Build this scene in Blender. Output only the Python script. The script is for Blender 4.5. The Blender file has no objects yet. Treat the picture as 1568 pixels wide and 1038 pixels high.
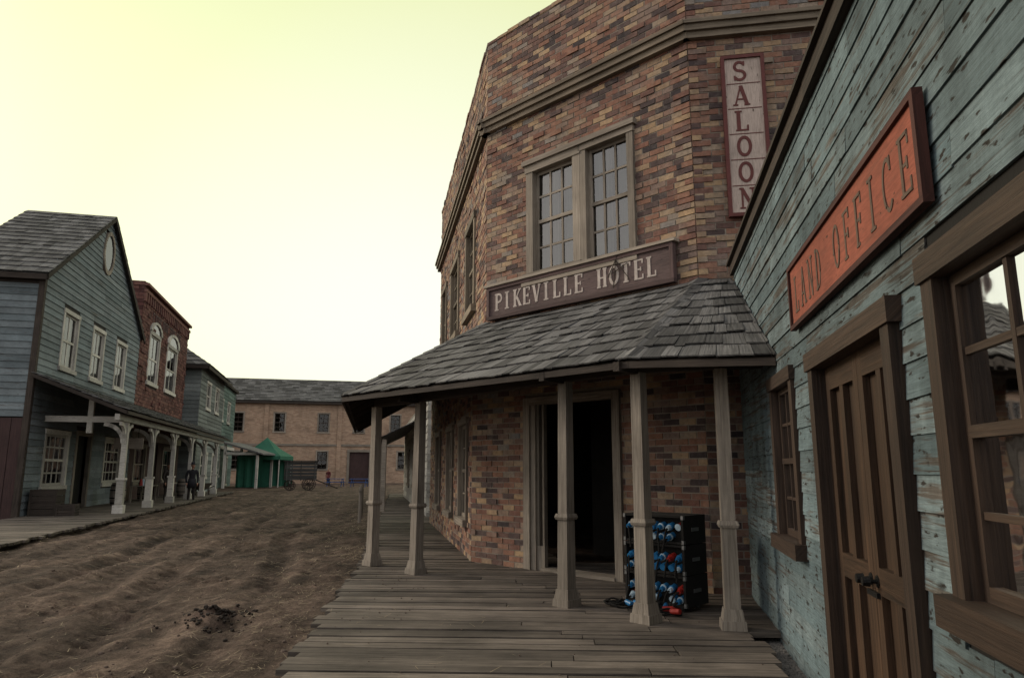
import bpy, math, random
import numpy as np
from mathutils import Vector, noise
random.seed(7)
R=random.random
def U(a,b): return a+(b-a)*R()
V=Vector
Z0=1.72   # camera height above ground
DK=0.12   # deck top
scene=bpy.context.scene

# ------------------------------------------------------------ mesh builder
class MB:
    def __init__(s): s.v=[];s.f=[];s.m=[];s.c=[];s.u=[]
    def hexa(s,p,m=0,c=None,uvo=None):
        b=len(s.v); s.v.extend([tuple(q) for q in p])
        A=(p[1]-p[0]);B=(p[3]-p[0]);C=(p[4]-p[0])
        la,lb,lc=A.length,B.length,C.length
        ou,ov=(U(0,40),U(0,40)) if uvo is None else uvo
        loc=[(0,0,0),(la,0,0),(la,lb,0),(0,lb,0),(0,0,lc),(la,0,lc),(la,lb,lc),(0,lb,lc)]
        uv=[(ou+a,ov+bb+cc) for a,bb,cc in loc]
        fs=[(0,3,2,1),(4,5,6,7),(0,1,5,4),(1,2,6,5),(2,3,7,6),(3,0,4,7)]
        if A.cross(B).dot(C)<0: fs=[tuple(reversed(x)) for x in fs]
        if c is None: c=(R(),R(),R(),1)
        for x in fs:
            s.f.append(tuple(b+i for i in x)); s.m.append(m)
            for i in x: s.u.append(uv[i]); s.c.append(c)
    def box(s,O,A,B,C,m=0,c=None,uvo=None):
        O=V(O);A=V(A);B=V(B);C=V(C)
        s.hexa([O,O+A,O+A+B,O+B,O+C,O+A+C,O+A+B+C,O+B+C],m,c,uvo)
    def cbox(s,x,y,z,sx,sy,sz,m=0,c=None,rot=0):
        cr,sr=math.cos(rot),math.sin(rot)
        A=V((sx*cr,sx*sr,0));B=V((-sy*sr,sy*cr,0));C=V((0,0,sz))
        s.box(V((x,y,z))-A/2-B/2,A,B,C,m,c)
    def poly(s,pts,m=0,c=None,uvs=None):
        b=len(s.v); s.v.extend([tuple(q) for q in pts])
        s.f.append(tuple(range(b,b+len(pts))));s.m.append(m)
        if c is None:c=(R(),R(),R(),1)
        for i,q in enumerate(pts):
            s.u.append(uvs[i] if uvs else (q[0]+q[1],q[2])); s.c.append(c)
    def rings(s,rs,m=0,c=None,cap=True):
        if c is None:c=(R(),R(),R(),1)
        b=len(s.v);n=len(rs[0])
        for r in rs: s.v.extend([tuple(q) for q in r])
        for i in range(len(rs)-1):
            for j in range(n):
                k=(j+1)%n
                s.f.append((b+i*n+j,b+i*n+k,b+(i+1)*n+k,b+(i+1)*n+j));s.m.append(m)
                for q in range(4): s.u.append((j/n,i*.3)); s.c.append(c)
        if cap:
            s.f.append(tuple(b+j for j in reversed(range(n))));s.m.append(m)
            s.f.append(tuple(b+(len(rs)-1)*n+j for j in range(n)));s.m.append(m)
            for q in range(2*n): s.u.append((.5,.5)); s.c.append(c)
    def tube(s,p0,p1,r0,r1=None,n=10,m=0,c=None):
        if r1 is None:r1=r0
        p0=V(p0);p1=V(p1);d=(p1-p0).normalized()
        a=d.orthogonal().normalized();b=d.cross(a)
        rs=[[p+(a*math.cos(t*2*math.pi/n)+b*math.sin(t*2*math.pi/n))*r for t in range(n)] for p,r in((p0,r0),(p1,r1))]
        s.rings(rs,m,c)
    def lathe(s,x,y,prof,n=14,m=0,c=None):
        s.rings([[V((x+r*math.cos(t*2*math.pi/n),y+r*math.sin(t*2*math.pi/n),z)) for t in range(n)] for z,r in prof],m,c)
    def build(s,name,mats,parent=None,smooth=False):
        me=bpy.data.meshes.new(name); me.from_pydata(s.v,[],s.f)
        for m in mats: me.materials.append(m)
        me.polygons.foreach_set('material_index',s.m)
        ul=me.uv_layers.new(name='UVMap'); ul.data.foreach_set('uv',np.array(s.u,dtype=np.float32).ravel())
        ca=me.color_attributes.new('Col','FLOAT_COLOR','CORNER'); ca.data.foreach_set('color',np.array(s.c,dtype=np.float32).ravel())
        if smooth: me.polygons.foreach_set('use_smooth',[True]*len(me.polygons))
        me.update()
        o=bpy.data.objects.new(name,me); scene.collection.objects.link(o)
        if parent: o.parent=parent
        return o
def empty(name,loc=(0,0,0)):
    o=bpy.data.objects.new(name,None); scene.collection.objects.link(o); o.empty_display_size=.3
    return o

class Wall:
    def __init__(s,o,d,n):
        s.o=V((o[0],o[1],0)); s.d=V((d[0],d[1],0)).normalized(); s.n=V((n[0],n[1],0)).normalized()
    def P(s,a,z,dep=0): return s.o+s.d*a+s.n*dep+V((0,0,z))
    def box(s,mb,a0,a1,z0,z1,d0,d1,m=0,c=None,vert=None,uvo=None):
        if vert is None: vert=(z1-z0)>(a1-a0)
        O=s.P(a0,z0,d0)
        if vert: mb.box(O,V((0,0,z1-z0)),s.d*(a1-a0),s.n*(d1-d0),m,c,uvo)
        else: mb.box(O,s.d*(a1-a0),V((0,0,z1-z0)),s.n*(d1-d0),m,c,uvo)
def cut(iv,holes,z0,z1):
    out=[iv]
    for h in holes:
        if h[3]<=z0+1e-4 or h[2]>=z1-1e-4: continue
        nw=[]
        for a,b in out:
            if h[1]<=a or h[0]>=b: nw.append((a,b)); continue
            if h[0]>a: nw.append((a,h[0]))
            if h[1]<b: nw.append((h[1],b))
        out=nw
    return [x for x in out if x[1]-x[0]>.02]
def slab(mb,w,a0,a1,z0,z1,holes,d0,d1,m=0):
    zs=sorted({z0,z1}|{min(max(h[2],z0),z1) for h in holes}|{min(max(h[3],z0),z1) for h in holes})
    for i in range(len(zs)-1):
        if zs[i+1]-zs[i]<1e-3: continue
        for a,b in cut((a0,a1),holes,zs[i],zs[i+1]):
            w.box(mb,a,b,zs[i],zs[i+1],d0,d1,m,vert=False,uvo=(a,zs[i]))
def bricks(mb,w,a0,a1,z0,z1,holes,bw=.27,bh=.092,mo=.014,m=0,pr=.009):
    z=z0;r=0
    while z<z1-.01:
        zt=min(z+bh-mo,z1)
        for a,b in cut((a0,a1),holes,z,zt):
            x=a-(0 if r%2==0 else bw/2)-((a-a0)%bw if a>a0 else 0)
            while x<b:
                l=max(x,a);e=min(x+bw-mo,b)
                if e-l>.03:
                    t=U(0,pr)+(U(0,pr*2.2) if R()<.12 else 0)
                    O=w.P(l+U(0,.006),z+U(-.004,.004),-.03)
                    mb.box(O,w.d*(e-l-U(0,.006))+V((0,0,U(-.004,.004))),V((0,0,zt-z+U(-.004,.004))),w.n*(.03+.002+t),m)
                x+=bw
        z+=bh;r+=1
def clap(mb,w,a0,a1,z0,z1,holes,sp=.17,m=0,th=.022,lim=None,pl=(2.2,4.5)):
    z=z0
    while z<z1-.02:
        zt=min(z+sp,z1)
        lo,hi=(a0,a1)
        if lim: lo,hi=lim((z+zt)/2,lo,hi)
        if hi-lo>.05:
            for a,b in cut((lo,hi),holes,z+.03,zt-.03):
                x=a
                while x<b-.01:
                    e=min(b,x+U(*pl))
                    if b-e<.5:e=b
                    j=U(-.005,.005);k=U(0,.006)
                    A=w.P(x+.0015,z+j,0);A2=w.P(e-.003,z+j+U(-.004,.004),0)
                    up=V((0,0,zt-z+.012))
                    f0=w.n*(th+k);f1=w.n*(.006)
                    mb.hexa([A,A2,A2+up,A+up,A+f0,A2+f0,A2+up+f1,A+up+f1],m)
                    x=e
        z+=sp
def bl(e0,e1,t0,t1,f,t): return (e0.lerp(e1,f)).lerp(t0.lerp(t1,f),t)
def shingles(mb,e0,e1,t0,t1,n,wd=(.12,.26),m=0,th=.016,lift=.03,f0=0,f1=1,jit=.03):
    e0,e1,t0,t1=map(V,(e0,e1,t0,t1))
    N=(e1-e0).cross(t0-e0).normalized()
    if N.z<0:N=-N
    L=(e1-e0).length; H=(t0-e0).length
    for i in range(n):
        t=i/n; f=f0-U(0,.1)/L
        while f<f1:
            Lt=(bl(e0,e1,t0,t1,1,t)-bl(e0,e1,t0,t1,0,t)).length
            w=U(*wd)/max(Lt,.2); a=max(f,f0);b=min(f+w-.006/max(Lt,.2),f1)
            if b-a>.01/max(Lt,.2):
                tj=t+U(-jit,jit)/H if i else t+U(-jit,jit*.3)/H
                t2=min(t+1.4/n,1.0)
                lf=lift+U(0,.016)
                ps=[bl(e0,e1,t0,t1,a,tj)+N*lf,bl(e0,e1,t0,t1,b,tj+U(-.008,.008)/H)+N*(lf+U(-.009,.009)),bl(e0,e1,t0,t1,b,t2)+N*.006,bl(e0,e1,t0,t1,a,t2)+N*.006]
                q=[p+N*th for p in ps]
                mb.hexa([ps[0],ps[3],ps[2],ps[1],q[0],q[3],q[2],q[1]],m)
            f+=w
def hipcaps(mb,a,b,n,w=.13,m=0,nl=None):
    a=V(a);b=V(b);d=(b-a)/n; side=d.cross(V((0,0,1))).normalized()
    for i in range(n):
        p=a+d*i+V((0,0,.06)); e=d*1.4
        for sg in(-1,1):
            o=side*sg*w-V((0,0,.045))
            ps=[p,p+e-V((0,0,.02)),p+e+o-V((0,0,.02)),p+o]
            mb.hexa(ps+[q+V((0,0,.018)) for q in ps],m)

# ------------------------------------------------------------ materials
def nt(name):
    m=bpy.data.materials.new(name);m.use_nodes=True
    t=m.node_tree;t.nodes.clear()
    o=t.nodes.new('ShaderNodeOutputMaterial');b=t.nodes.new('ShaderNodeBsdfPrincipled')
    t.links.new(b.outputs[0],o.inputs[0]); return m,t,b,o
def N(t,ty,**k):
    n=t.nodes.new('ShaderNode'+ty)
    for a,v in k.items():
        if a.startswith('i_'): n.inputs[a[2:].replace('_',' ')].default_value=v
        else: setattr(n,a,v)
    return n
def ramp(t,src,stops,interp='LINEAR'):
    r=N(t,'ValToRGB'); cr=r.color_ramp; cr.interpolation=interp
    while len(cr.elements)<len(stops): cr.elements.new(.5)
    for e,(p,c) in zip(cr.elements,stops):
        e.position=p; e.color=(c if len(c)==4 else (*c,1)) if not isinstance(c,(int,float)) else (c,c,c,1)
    t.links.new(src,r.inputs[0]); return r.outputs[0]
def mixc(t,fac,a,b,mode='MIX'):
    n=N(t,'Mix',data_type='RGBA',blend_type=mode)
    for i,x in ((0,fac),(6,a),(7,b)):
        if isinstance(x,(int,float)): n.inputs[i].default_value=x
        elif isinstance(x,tuple): n.inputs[i].default_value=x if len(x)==4 else (*x,1)
        else: t.links.new(x,n.inputs[i])
    return n.outputs[2]
def noi(t,vec,scale,detail=5,rough=.6,dist=0):
    n=N(t,'TexNoise');n.inputs['Scale'].default_value=scale;n.inputs['Detail'].default_value=detail
    n.inputs['Roughness'].default_value=rough;n.inputs['Distortion'].default_value=dist
    t.links.new(vec,n.inputs['Vector']);return n.outputs[0]
def mapv(t,vec,sc):
    n=N(t,'Mapping');n.inputs['Scale'].default_value=sc;t.links.new(vec,n.inputs[0]);return n.outputs[0]
def bump(t,b,h,strength,dist=.01):
    n=N(t,'Bump');n.inputs['Strength'].default_value=strength;n.inputs['Distance'].default_value=dist
    t.links.new(h,n.inputs['Height']);t.links.new(n.outputs[0],b.inputs['Normal'])
def wood(name,dark,light,paint=None,peel=.5,soft=.08,rough=.85,var=(.65,1.2),bs=.5,dirt=.5,gs=1,paint2=None,knots=0):
    m,t,b,o=nt(name)
    uv=N(t,'UVMap').outputs[0];ob=N(t,'TexCoord').outputs['Object']
    at=N(t,'Attribute',attribute_name='Col');sp=N(t,'SeparateColor');t.links.new(at.outputs['Color'],sp.inputs[0])
    g=noi(t,mapv(t,uv,(1.6*gs,38*gs,1)),1.0,8,.65,.4)
    g2=noi(t,mapv(t,uv,(.7,9,1)),1.3,5,.6)
    col=ramp(t,g,[(.3,dark),(.68,light)])
    if paint:
        pm=N(t,'Math',operation='ADD');
        s1=N(t,'Math',operation='MULTIPLY');s1.inputs[1].default_value=.45;t.links.new(g,s1.inputs[0])
        s2=N(t,'Math',operation='MULTIPLY');s2.inputs[1].default_value=.55;t.links.new(g2,s2.inputs[0])
        t.links.new(s1.outputs[0],pm.inputs[0]);t.links.new(s2.outputs[0],pm.inputs[1])
        s3=N(t,'Math',operation='MULTIPLY_ADD');s3.inputs[1].default_value=.12;t.links.new(sp.outputs[1],s3.inputs[0]);t.links.new(pm.outputs[0],s3.inputs[2])
        mask=ramp(t,s3.outputs[0],[(peel,0.0),(peel+soft,1.0)])
        pc=mixc(t,sp.outputs[2],paint,paint2 or tuple(x*.75 for x in paint))
        fine=noi(t,mapv(t,uv,(6,50,1)),1.0,4,.7)
        pc=mixc(t,.75,pc,ramp(t,fine,[(.3,.5),(.6,1.0)]),'MULTIPLY')
        col=mixc(t,mask,col,pc)
        ch=noi(t,mapv(t,uv,(5,14,1)),1.6,3,.5)
        col=mixc(t,ramp(t,ch,[(.29+knots*.05,1.0),(.33+knots*.06,0.0)]),col,tuple(x*.55 for x in dark))
        if knots:
            vo=N(t,'TexVoronoi');vo.inputs['Scale'].default_value=1;t.links.new(mapv(t,uv,(1.7,5,1)),vo.inputs['Vector'])
            col=mixc(t,ramp(t,vo.outputs['Distance'],[(.05,.9),(.12,0.0)]),col,tuple(x*.4 for x in dark))
            st=noi(t,mapv(t,ob,(2.2,2.2,.5)),1.5,5,.7)
            col=mixc(t,.55,col,ramp(t,st,[(.38,.45),(.58,1.05)]),'MULTIPLY')
    mr=N(t,'MapRange');mr.inputs[3].default_value=var[0];mr.inputs[4].default_value=var[1];t.links.new(sp.outputs[0],mr.inputs[0])
    col=mixc(t,1.0,col,mr.outputs[0],'MULTIPLY')
    dn=noi(t,ob,1.1,6,.65)
    col=mixc(t,dirt,col,ramp(t,dn,[(.35,.45),(.62,1.0)]),'MULTIPLY')
    t.links.new(col,b.inputs['Base Color']);b.inputs['Roughness'].default_value=rough
    b.inputs['Specular IOR Level'].default_value=.25
    bump(t,b,g,bs,.012);return m
def brickm(name,stops,dirt=.5,bloom=.45):
    m,t,b,o=nt(name);ob=N(t,'TexCoord').outputs['Object']
    at=N(t,'Attribute',attribute_name='Col');sp=N(t,'SeparateColor');t.links.new(at.outputs['Color'],sp.inputs[0])
    big=noi(t,ob,.55,3,.5)
    ad=N(t,'Math',operation='MULTIPLY_ADD');ad.inputs[1].default_value=.8;t.links.new(big,ad.inputs[0])
    mm=N(t,'Math',operation='MULTIPLY_ADD');mm.inputs[1].default_value=.9;mm.inputs[2].default_value=-.35;t.links.new(sp.outputs[0],mm.inputs[0]);t.links.new(mm.outputs[0],ad.inputs[2])
    col=ramp(t,ad.outputs[0],stops)
    f=noi(t,ob,14,6,.7)
    col=mixc(t,.8,col,ramp(t,f,[(.3,.55),(.65,1.15)]),'MULTIPLY')
    d=noi(t,ob,1.3,6,.7)
    col=mixc(t,dirt,col,ramp(t,d,[(.35,.5),(.6,1.05)]),'MULTIPLY')
    sm=noi(t,ob,6,6,.75)
    col=mixc(t,ramp(t,sm,[(.52,0.0),(.7,bloom)]),col,(.27,.235,.2))
    t.links.new(col,b.inputs['Base Color']);b.inputs['Roughness'].default_value=.9;b.inputs['Specular IOR Level'].default_value=.2
    bump(t,b,noi(t,ob,45,5,.7),.7,.012);return m
def plain(name,c,rough=.8,metal=0,nz=8,amt=.5,em=None):
    m,t,b,o=nt(name);ob=N(t,'TexCoord').outputs['Object']
    f=noi(t,ob,nz,6,.65)
    col=mixc(t,amt,c,ramp(t,f,[(.3,.5),(.7,1.1)]),'MULTIPLY')
    t.links.new(col,b.inputs['Base Color']);b.inputs['Roughness'].default_value=rough;b.inputs['Metallic'].default_value=metal
    b.inputs['Specular IOR Level'].default_value=.3
    bump(t,b,noi(t,ob,nz*5,4),.3,.01);return m
def glassm(name,tint=.75,ior=1.6):
    m,t,b,o=nt(name);t.nodes.remove(b)
    tr=N(t,'BsdfTransparent');tr.inputs[0].default_value=(tint,tint,tint*.97,1)
    gl=N(t,'BsdfGlossy');gl.inputs['Roughness'].default_value=.03
    fr=N(t,'Fresnel');fr.inputs[0].default_value=ior
    ob=N(t,'TexCoord').outputs['Object']
    bp=N(t,'Bump');bp.inputs['Strength'].default_value=.12;bp.inputs['Distance'].default_value=.02
    t.links.new(noi(t,ob,3,2),bp.inputs['Height']);t.links.new(bp.outputs[0],gl.inputs['Normal'])
    mx=N(t,'MixShader');t.links.new(fr.outputs[0],mx.inputs[0]);t.links.new(tr.outputs[0],mx.inputs[1]);t.links.new(gl.outputs[0],mx.inputs[2])
    t.links.new(mx.outputs[0],o.inputs[0]);return m

M_brick=brickm('hotel_brick',[(0,(.05,.04,.042)),(.18,(.11,.075,.068)),(.34,(.20,.098,.072)),(.5,(.27,.145,.098)),(.64,(.21,.15,.125)),(.8,(.39,.265,.155)),(1,(.20,.188,.18))],bloom=.35)
M_mortar=plain('mortar',(.25,.215,.175),.95,nz=12)
M_trim=wood('hotel_trim',(.10,.08,.058),(.24,.195,.145),dirt=.5,bs=.3)
M_tan=wood('tan_window_trim',(.19,.155,.122),(.34,.295,.24),dirt=.5,bs=.25)
M_shing=wood('weathered_shingle',(.042,.041,.041),(.18,.175,.17),var=(.38,1.25),bs=.9,dirt=.5)
M_post=wood('porch_post_wood',(.13,.11,.088),(.33,.285,.235),dirt=.5)
M_deck=wood('deck_plank',(.068,.056,.046),(.23,.192,.160),var=(.5,1.15),dirt=.85,bs=.9)
M_dark=wood('dark_timber',(.022,.017,.014),(.065,.05,.04),dirt=.5)
M_teal=wood('blue_grey_painted_clapboard',(.045,.038,.033),(.16,.145,.128),paint=(.128,.182,.20),paint2=(.185,.24,.255),peel=.465,soft=.06,var=(.6,1.12),dirt=.6,bs=.9,knots=1)
M_brown=wood('brown_door_wood',(.020,.011,.006),(.066,.036,.020),var=(.8,1.15),rough=.65,dirt=.6,bs=.5)
M_bframe=wood('brown_frame_wood',(.018,.011,.008),(.055,.034,.023),var=(.8,1.15),rough=.65,dirt=.4)
M_teal2=wood('weathered_blue_clapboard',(.07,.065,.062),(.17,.16,.15),paint=(.165,.20,.212),paint2=(.215,.245,.255),peel=.42,dirt=.5,var=(.7,1.1))
M_sage=wood('grey_green_clapboard',(.08,.08,.07),(.2,.2,.18),paint=(.2,.22,.21),peel=.4,dirt=.4)
M_redwall=wood('dark_red_boards',(.035,.022,.022),(.075,.042,.038),dirt=.4)
M_redbrick=brickm('red_brick',[(0,(.065,.028,.025)),(.5,(.13,.055,.048)),(1,(.18,.09,.072))],.4,.2)
M_white=wood('old_white_paint',(.17,.16,.14),(.32,.30,.27),paint=(.60,.57,.50),paint2=(.52,.49,.44),peel=.40,dirt=.4,bs=.2)
M_glass=glassm('window_glass',.7,1.6)
M_glassh=glassm('hotel_pane_glass',.6,2.2)
M_glass2=glassm('old_pane_glass',.3,1.4)
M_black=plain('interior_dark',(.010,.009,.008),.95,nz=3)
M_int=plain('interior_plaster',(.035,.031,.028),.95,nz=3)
M_curtain=plain('curtain_cloth',(.5,.51,.47),.9,nz=5,amt=.4)
M_iron=plain('black_iron',(.02,.02,.02),.5,.7,nz=20)

def farbrick():
    m,t,b,o=nt('distant_brick');uv=N(t,'UVMap').outputs[0];ob=N(t,'TexCoord').outputs['Object']
    br=N(t,'TexBrick');br.inputs['Scale'].default_value=1;br.inputs['Brick Width'].default_value=.42;br.inputs['Row Height'].default_value=.14
    br.inputs['Mortar Size'].default_value=.012;br.inputs['Color1'].default_value=(.27,.17,.11,1);br.inputs['Color2'].default_value=(.38,.26,.175,1);br.inputs['Mortar'].default_value=(.27,.21,.16,1)
    t.links.new(uv,br.inputs[0])
    col=mixc(t,.7,br.outputs[0],ramp(t,noi(t,ob,.7,6,.7),[(.35,.6),(.62,1.1)]),'MULTIPLY')
    t.links.new(col,b.inputs['Base Color']);b.inputs['Roughness'].default_value=.9;return m
M_farbrick=farbrick()

# ------------------------------------------------------------ window helper
def window(name,w,a0,a1,z0,z1,parent,cols=2,rows=4,trim=.14,mt=None,ms=None,mg=None,tw=.06,prou=.05,curtain=False,bar=.022,rec=.10,sill=True):
    mb=MB();mt=mt or M_tan;ms=ms or mt;mg=mg or M_glass
    g0,g1,y0,y1=a0+trim,a1-trim,z0+trim*.8,z1-trim
    w.box(mb,a0,g0,z0+.0,y1,-rec,prou,0);w.box(mb,g1,a1,z0,y1,-rec,prou,0)
    w.box(mb,a0-.02,a1+.02,y1,z1,-rec,prou+.015,0)
    w.box(mb,a0-.04 if sill else g0,a1+.04 if sill else g1,z0-.03,y0,-rec,prou+.06 if sill else prou,0)
    d0,d1=-rec+.02,-rec+.065
    w.box(mb,g0,g0+tw,y0,y1,d0,d1,1);w.box(mb,g1-tw,g1,y0,y1,d0,d1,1)
    w.box(mb,g0+tw,g1-tw,y0,y0+tw*1.2,d0,d1,1);w.box(mb,g0+tw,g1-tw,y1-tw,y1,d0,d1,1)
    mz=(y0+y1)/2;w.box(mb,g0+tw,g1-tw,mz-tw/2,mz+tw/2,d0,d1+.012,1)
    gw=g1-g0-2*tw
    for i in range(1,cols):
        x=g0+tw+gw*i/cols;w.box(mb,x-bar/2,x+bar/2,y0+tw*1.2,y1-tw,d0+.008,d1-.008,1)
    for j in range(1,rows):
        if rows%2==0 and j==rows//2: continue
        z=y0+(y1-y0)*j/rows;w.box(mb,g0+tw,g1-tw,z-bar/2,z+bar/2,d0+.010,d1-.010,1)
    gd=d0+.02
    xsn=[g0+(g1-g0)*i/cols for i in range(cols+1)];zsn=[y0+(y1-y0)*j/rows for j in range(rows+1)]
    for i in range(cols):
        for j in range(rows):
            q=[U(-.004,.004) for _ in range(2)]
            mb.poly([w.P(xsn[i],zsn[j],gd+q[0]),w.P(xsn[i+1],zsn[j],gd-q[0]),w.P(xsn[i+1],zsn[j+1],gd-q[0]+q[1]),w.P(xsn[i],zsn[j+1],gd+q[0]+q[1])],2)
    if curtain:
        n=26
        for lo,hi,zb,zt in((0,.42,y0,y1),(.6,1,y0,y1)):
            for i in range(n):
                f=lo+(hi-lo)*i/n;f2=lo+(hi-lo)*(i+1)/n
                x0=g0+(g1-g0)*f;x1=g0+(g1-g0)*f2
                da=-rec-.12+.03*math.sin(i*1.3);db=-rec-.12+.03*math.sin((i+1)*1.3)
                mb.poly([w.P(x0,zb,da),w.P(x1,zb,db),w.P(x1,zt,db),w.P(x0,zt,da)],3)
    return mb.build(name,[mt,ms,mg,M_curtain],parent)

# ------------------------------------------------------------ lettering
def arc(cx,cy,rx,ry,a0,a1,n=12):
    return [(cx+rx*math.cos(math.radians(a0+(a1-a0)*i/n)),cy+ry*math.sin(math.radians(a0+(a1-a0)*i/n))) for i in range(n+1)]
T,t_=.17,.075
def SR(x,y,w=.3): return (t_,[(x-w/2,y),(x+w/2,y)],1)
GL={
'I':[(T,[(.3,0),(.3,1)]),SR(.3,.035,.4),SR(.3,.965,.4)],
'P':[(T,[(.18,0),(.18,1)]),SR(.18,.035,.36),SR(.1,.965,.2),(.12,[(.18,.95)]+arc(.38,.72,.26,.23,90,-90,10)+[(.18,.49)])],
'K':[(T,[(.16,0),(.16,1)]),SR(.16,.035,.34),SR(.16,.965,.34),(t_,[(.2,.4),(.62,.97)]),(T*.9,[(.33,.55),(.66,.03)]),SR(.62,.965,.24),SR(.66,.035,.26)],
'E':[(T,[(.16,0),(.16,1)]),(t_,[(.02,.965),(.62,.965)]),(t_,[(.02,.035),(.64,.035)]),(t_,[(.16,.5),(.48,.5)]),(t_,[(.6,.78),(.6,1)]),(t_,[(.62,0),(.62,.24)]),(t_,[(.48,.4),(.48,.6)])],
'F':[(T,[(.16,0),(.16,1)]),(t_,[(.02,.965),(.62,.965)]),SR(.16,.035,.34),(t_,[(.16,.5),(.48,.5)]),(t_,[(.6,.78),(.6,1)]),(t_,[(.48,.4),(.48,.6)])],
'V':[(T,[(.1,.98),(.36,.02)]),(t_,[(.36,.02),(.62,.98)]),SR(.1,.965,.28),SR(.6,.965,.24)],
'L':[(T,[(.16,0),(.16,1)]),SR(.16,.965,.34),(t_,[(.02,.035),(.6,.035)]),(t_,[(.58,0),(.58,.28)])],
'H':[(T,[(.14,0),(.14,1)]),(T,[(.58,0),(.58,1)]),(t_,[(.14,.5),(.58,.5)]),SR(.14,.035),SR(.14,.965),SR(.58,.035),SR(.58,.965)],
'O':[(.14,arc(.36,.5,.28,.44,0,360,22))],
'T':[(T,[(.34,0),(.34,1)]),(t_,[(.03,.965),(.65,.965)]),SR(.34,.035,.36),(t_,[(.05,.78),(.05,1)]),(t_,[(.63,.78),(.63,1)])],
'S':[(.13,arc(.34,.72,.23,.22,30,270,12)+arc(.34,.27,.25,.23,90,-150,12)[1:]),(t_,[(.55,.75),(.55,.98)]),(t_,[(.1,.02),(.1,.26)])],
'A':[(t_,[(.06,.02),(.34,1)]),(T,[(.34,1),(.62,.02)]),(t_,[(.16,.32),(.52,.32)]),SR(.07,.035,.24),SR(.62,.035,.28)],
'N':[(t_,[(.12,0),(.12,1)]),(T*.9,[(.12,.97),(.58,.03)]),(t_,[(.6,0),(.6,1)]),SR(.12,.035,.26),SR(.09,.965,.2),SR(.6,.965,.26)],
'D':[(T,[(.16,0),(.16,1)]),SR(.1,.035,.2),SR(.1,.965,.2),(.12,[(.16,.94)]+arc(.28,.5,.32,.44,90,-90,12)+[(.16,.06)])],
'C':[(.13,arc(.38,.5,.3,.44,45,315,16)),(t_,[(.6,.7),(.6,.95)])],
}
def text(mb,s,O,rx,up,n,size,adv,m=0,vertical=False,wsc=1,thin=1,serif=True,th=.010):
    O=V(O);k=0
    for i,ch in enumerate(s):
        if ch==' ' : continue
        base=O+(rx*adv*i if not vertical else -up*adv*i)
        for st in GL[ch]:
            if len(st)>2 and not serif: continue
            wd=max(st[0]*thin,.06)*size; pts=st[1]
            for a,b in zip(pts[:-1],pts[1:]):
                p=base+rx*a[0]*size*wsc+up*a[1]*size; q=base+rx*b[0]*size*wsc+up*b[1]*size
                d=(q-p);
                if d.length<1e-4: continue
                e=d.normalized()*wd*.12 if len(pts)>2 else V((0,0,0))
                sd=n.cross(d).normalized()*wd
                k+=1
                mb.box(p-e-sd/2,d+2*e,sd,n*(th+.0004*(k%9)),m)

# ============================================================ HOTEL
B=Wall((-.47,12.8),(.711,-.703),(-.703,-.711))
A=Wall((-.47,12.8),(-.189,.982),(-.982,-.189))
C=Wall((2.64,9.73),(.986,-.167),(-.167,-.986))
BG=Wall((-.72,13.05),(.711,-.703),(-.703,-.711))
AG=Wall((-.72,13.05),(-.189,.982),(-.982,-.189))
LB=4.37; LA=9.6; LC=6.5
hotel=empty('brick_hotel')
PT=8.24+Z0; CZ=6.32+Z0
zf=2.75+Z0-.2
winB=(1.06,3.36,3.21+Z0,5.35+Z0)
winA=[(1.45,2.95,3.21+Z0,5.35+Z0),(4.3,6.2,3.21+Z0,5.35+Z0),(7.3,8.7,3.21+Z0,5.35+Z0)]
mb=MB()
bricks(mb,B,0,LB,zf-.5,PT,[winB])
bricks(mb,A,0,LA,zf-.5,PT,winA)
bricks(mb,C,0,LC,DK,PT,[])
doorB=(1.33,3.32,0,2.9)
bricks(mb,BG,0,LB+.35,DK,zf,[doorB])
winAG=[(.5,1.9,.7,2.7),(3.0,4.4,.7,2.7),(6,7.4,.7,2.7)]
bricks(mb,AG,0,LA,DK,zf,winAG)
def quoin(w1,a,w2,z0,z1):
    z=z0;r=0
    while z<z1:
        l=.27 if r%2 else .14
        for w,s,L in((w1,-1,l),(w2,1,.41-l)):
            t=U(.008,.03);a0=(a-L) if s<0 else 0
            w.box(mb,a0,a0+L-.01+(t*.3 if s<0 else 0),z+.002,z+.078,-.03,t,0,vert=False)
        z+=.092;r+=1
quoin(B,LB,C,zf-.5,PT)
mb.build('brick_walls',[M_brick],hotel)
mb=MB()
slab(mb,B,.0,LB,zf-.5,PT,[winB],-.28,-.002,0)
slab(mb,A,.0,LA,zf-.5,PT,winA,-.28,-.003,0)
slab(mb,C,.0,LC,0,PT,[],-.28,-.002,0)
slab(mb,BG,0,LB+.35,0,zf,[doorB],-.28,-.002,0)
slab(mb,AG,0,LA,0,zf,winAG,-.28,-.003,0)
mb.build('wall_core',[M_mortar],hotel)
mb=MB()
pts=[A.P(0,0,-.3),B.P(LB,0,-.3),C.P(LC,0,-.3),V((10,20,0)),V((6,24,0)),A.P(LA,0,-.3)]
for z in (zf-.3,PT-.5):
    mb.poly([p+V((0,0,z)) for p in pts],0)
for i in (2,3,4):
    a=pts[i];b=pts[i+1]
    mb.poly([a,b,b+V((0,0,PT-.3)),a+V((0,0,PT-.3))],0)
a=BG.P(.2,0,-3.2);b=BG.P(4.6,0,-3.2)
mb.box(a,b-a,V((0,0,zf-.3)),BG.n*-.1,0)
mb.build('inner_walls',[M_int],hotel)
mb=MB()
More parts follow.
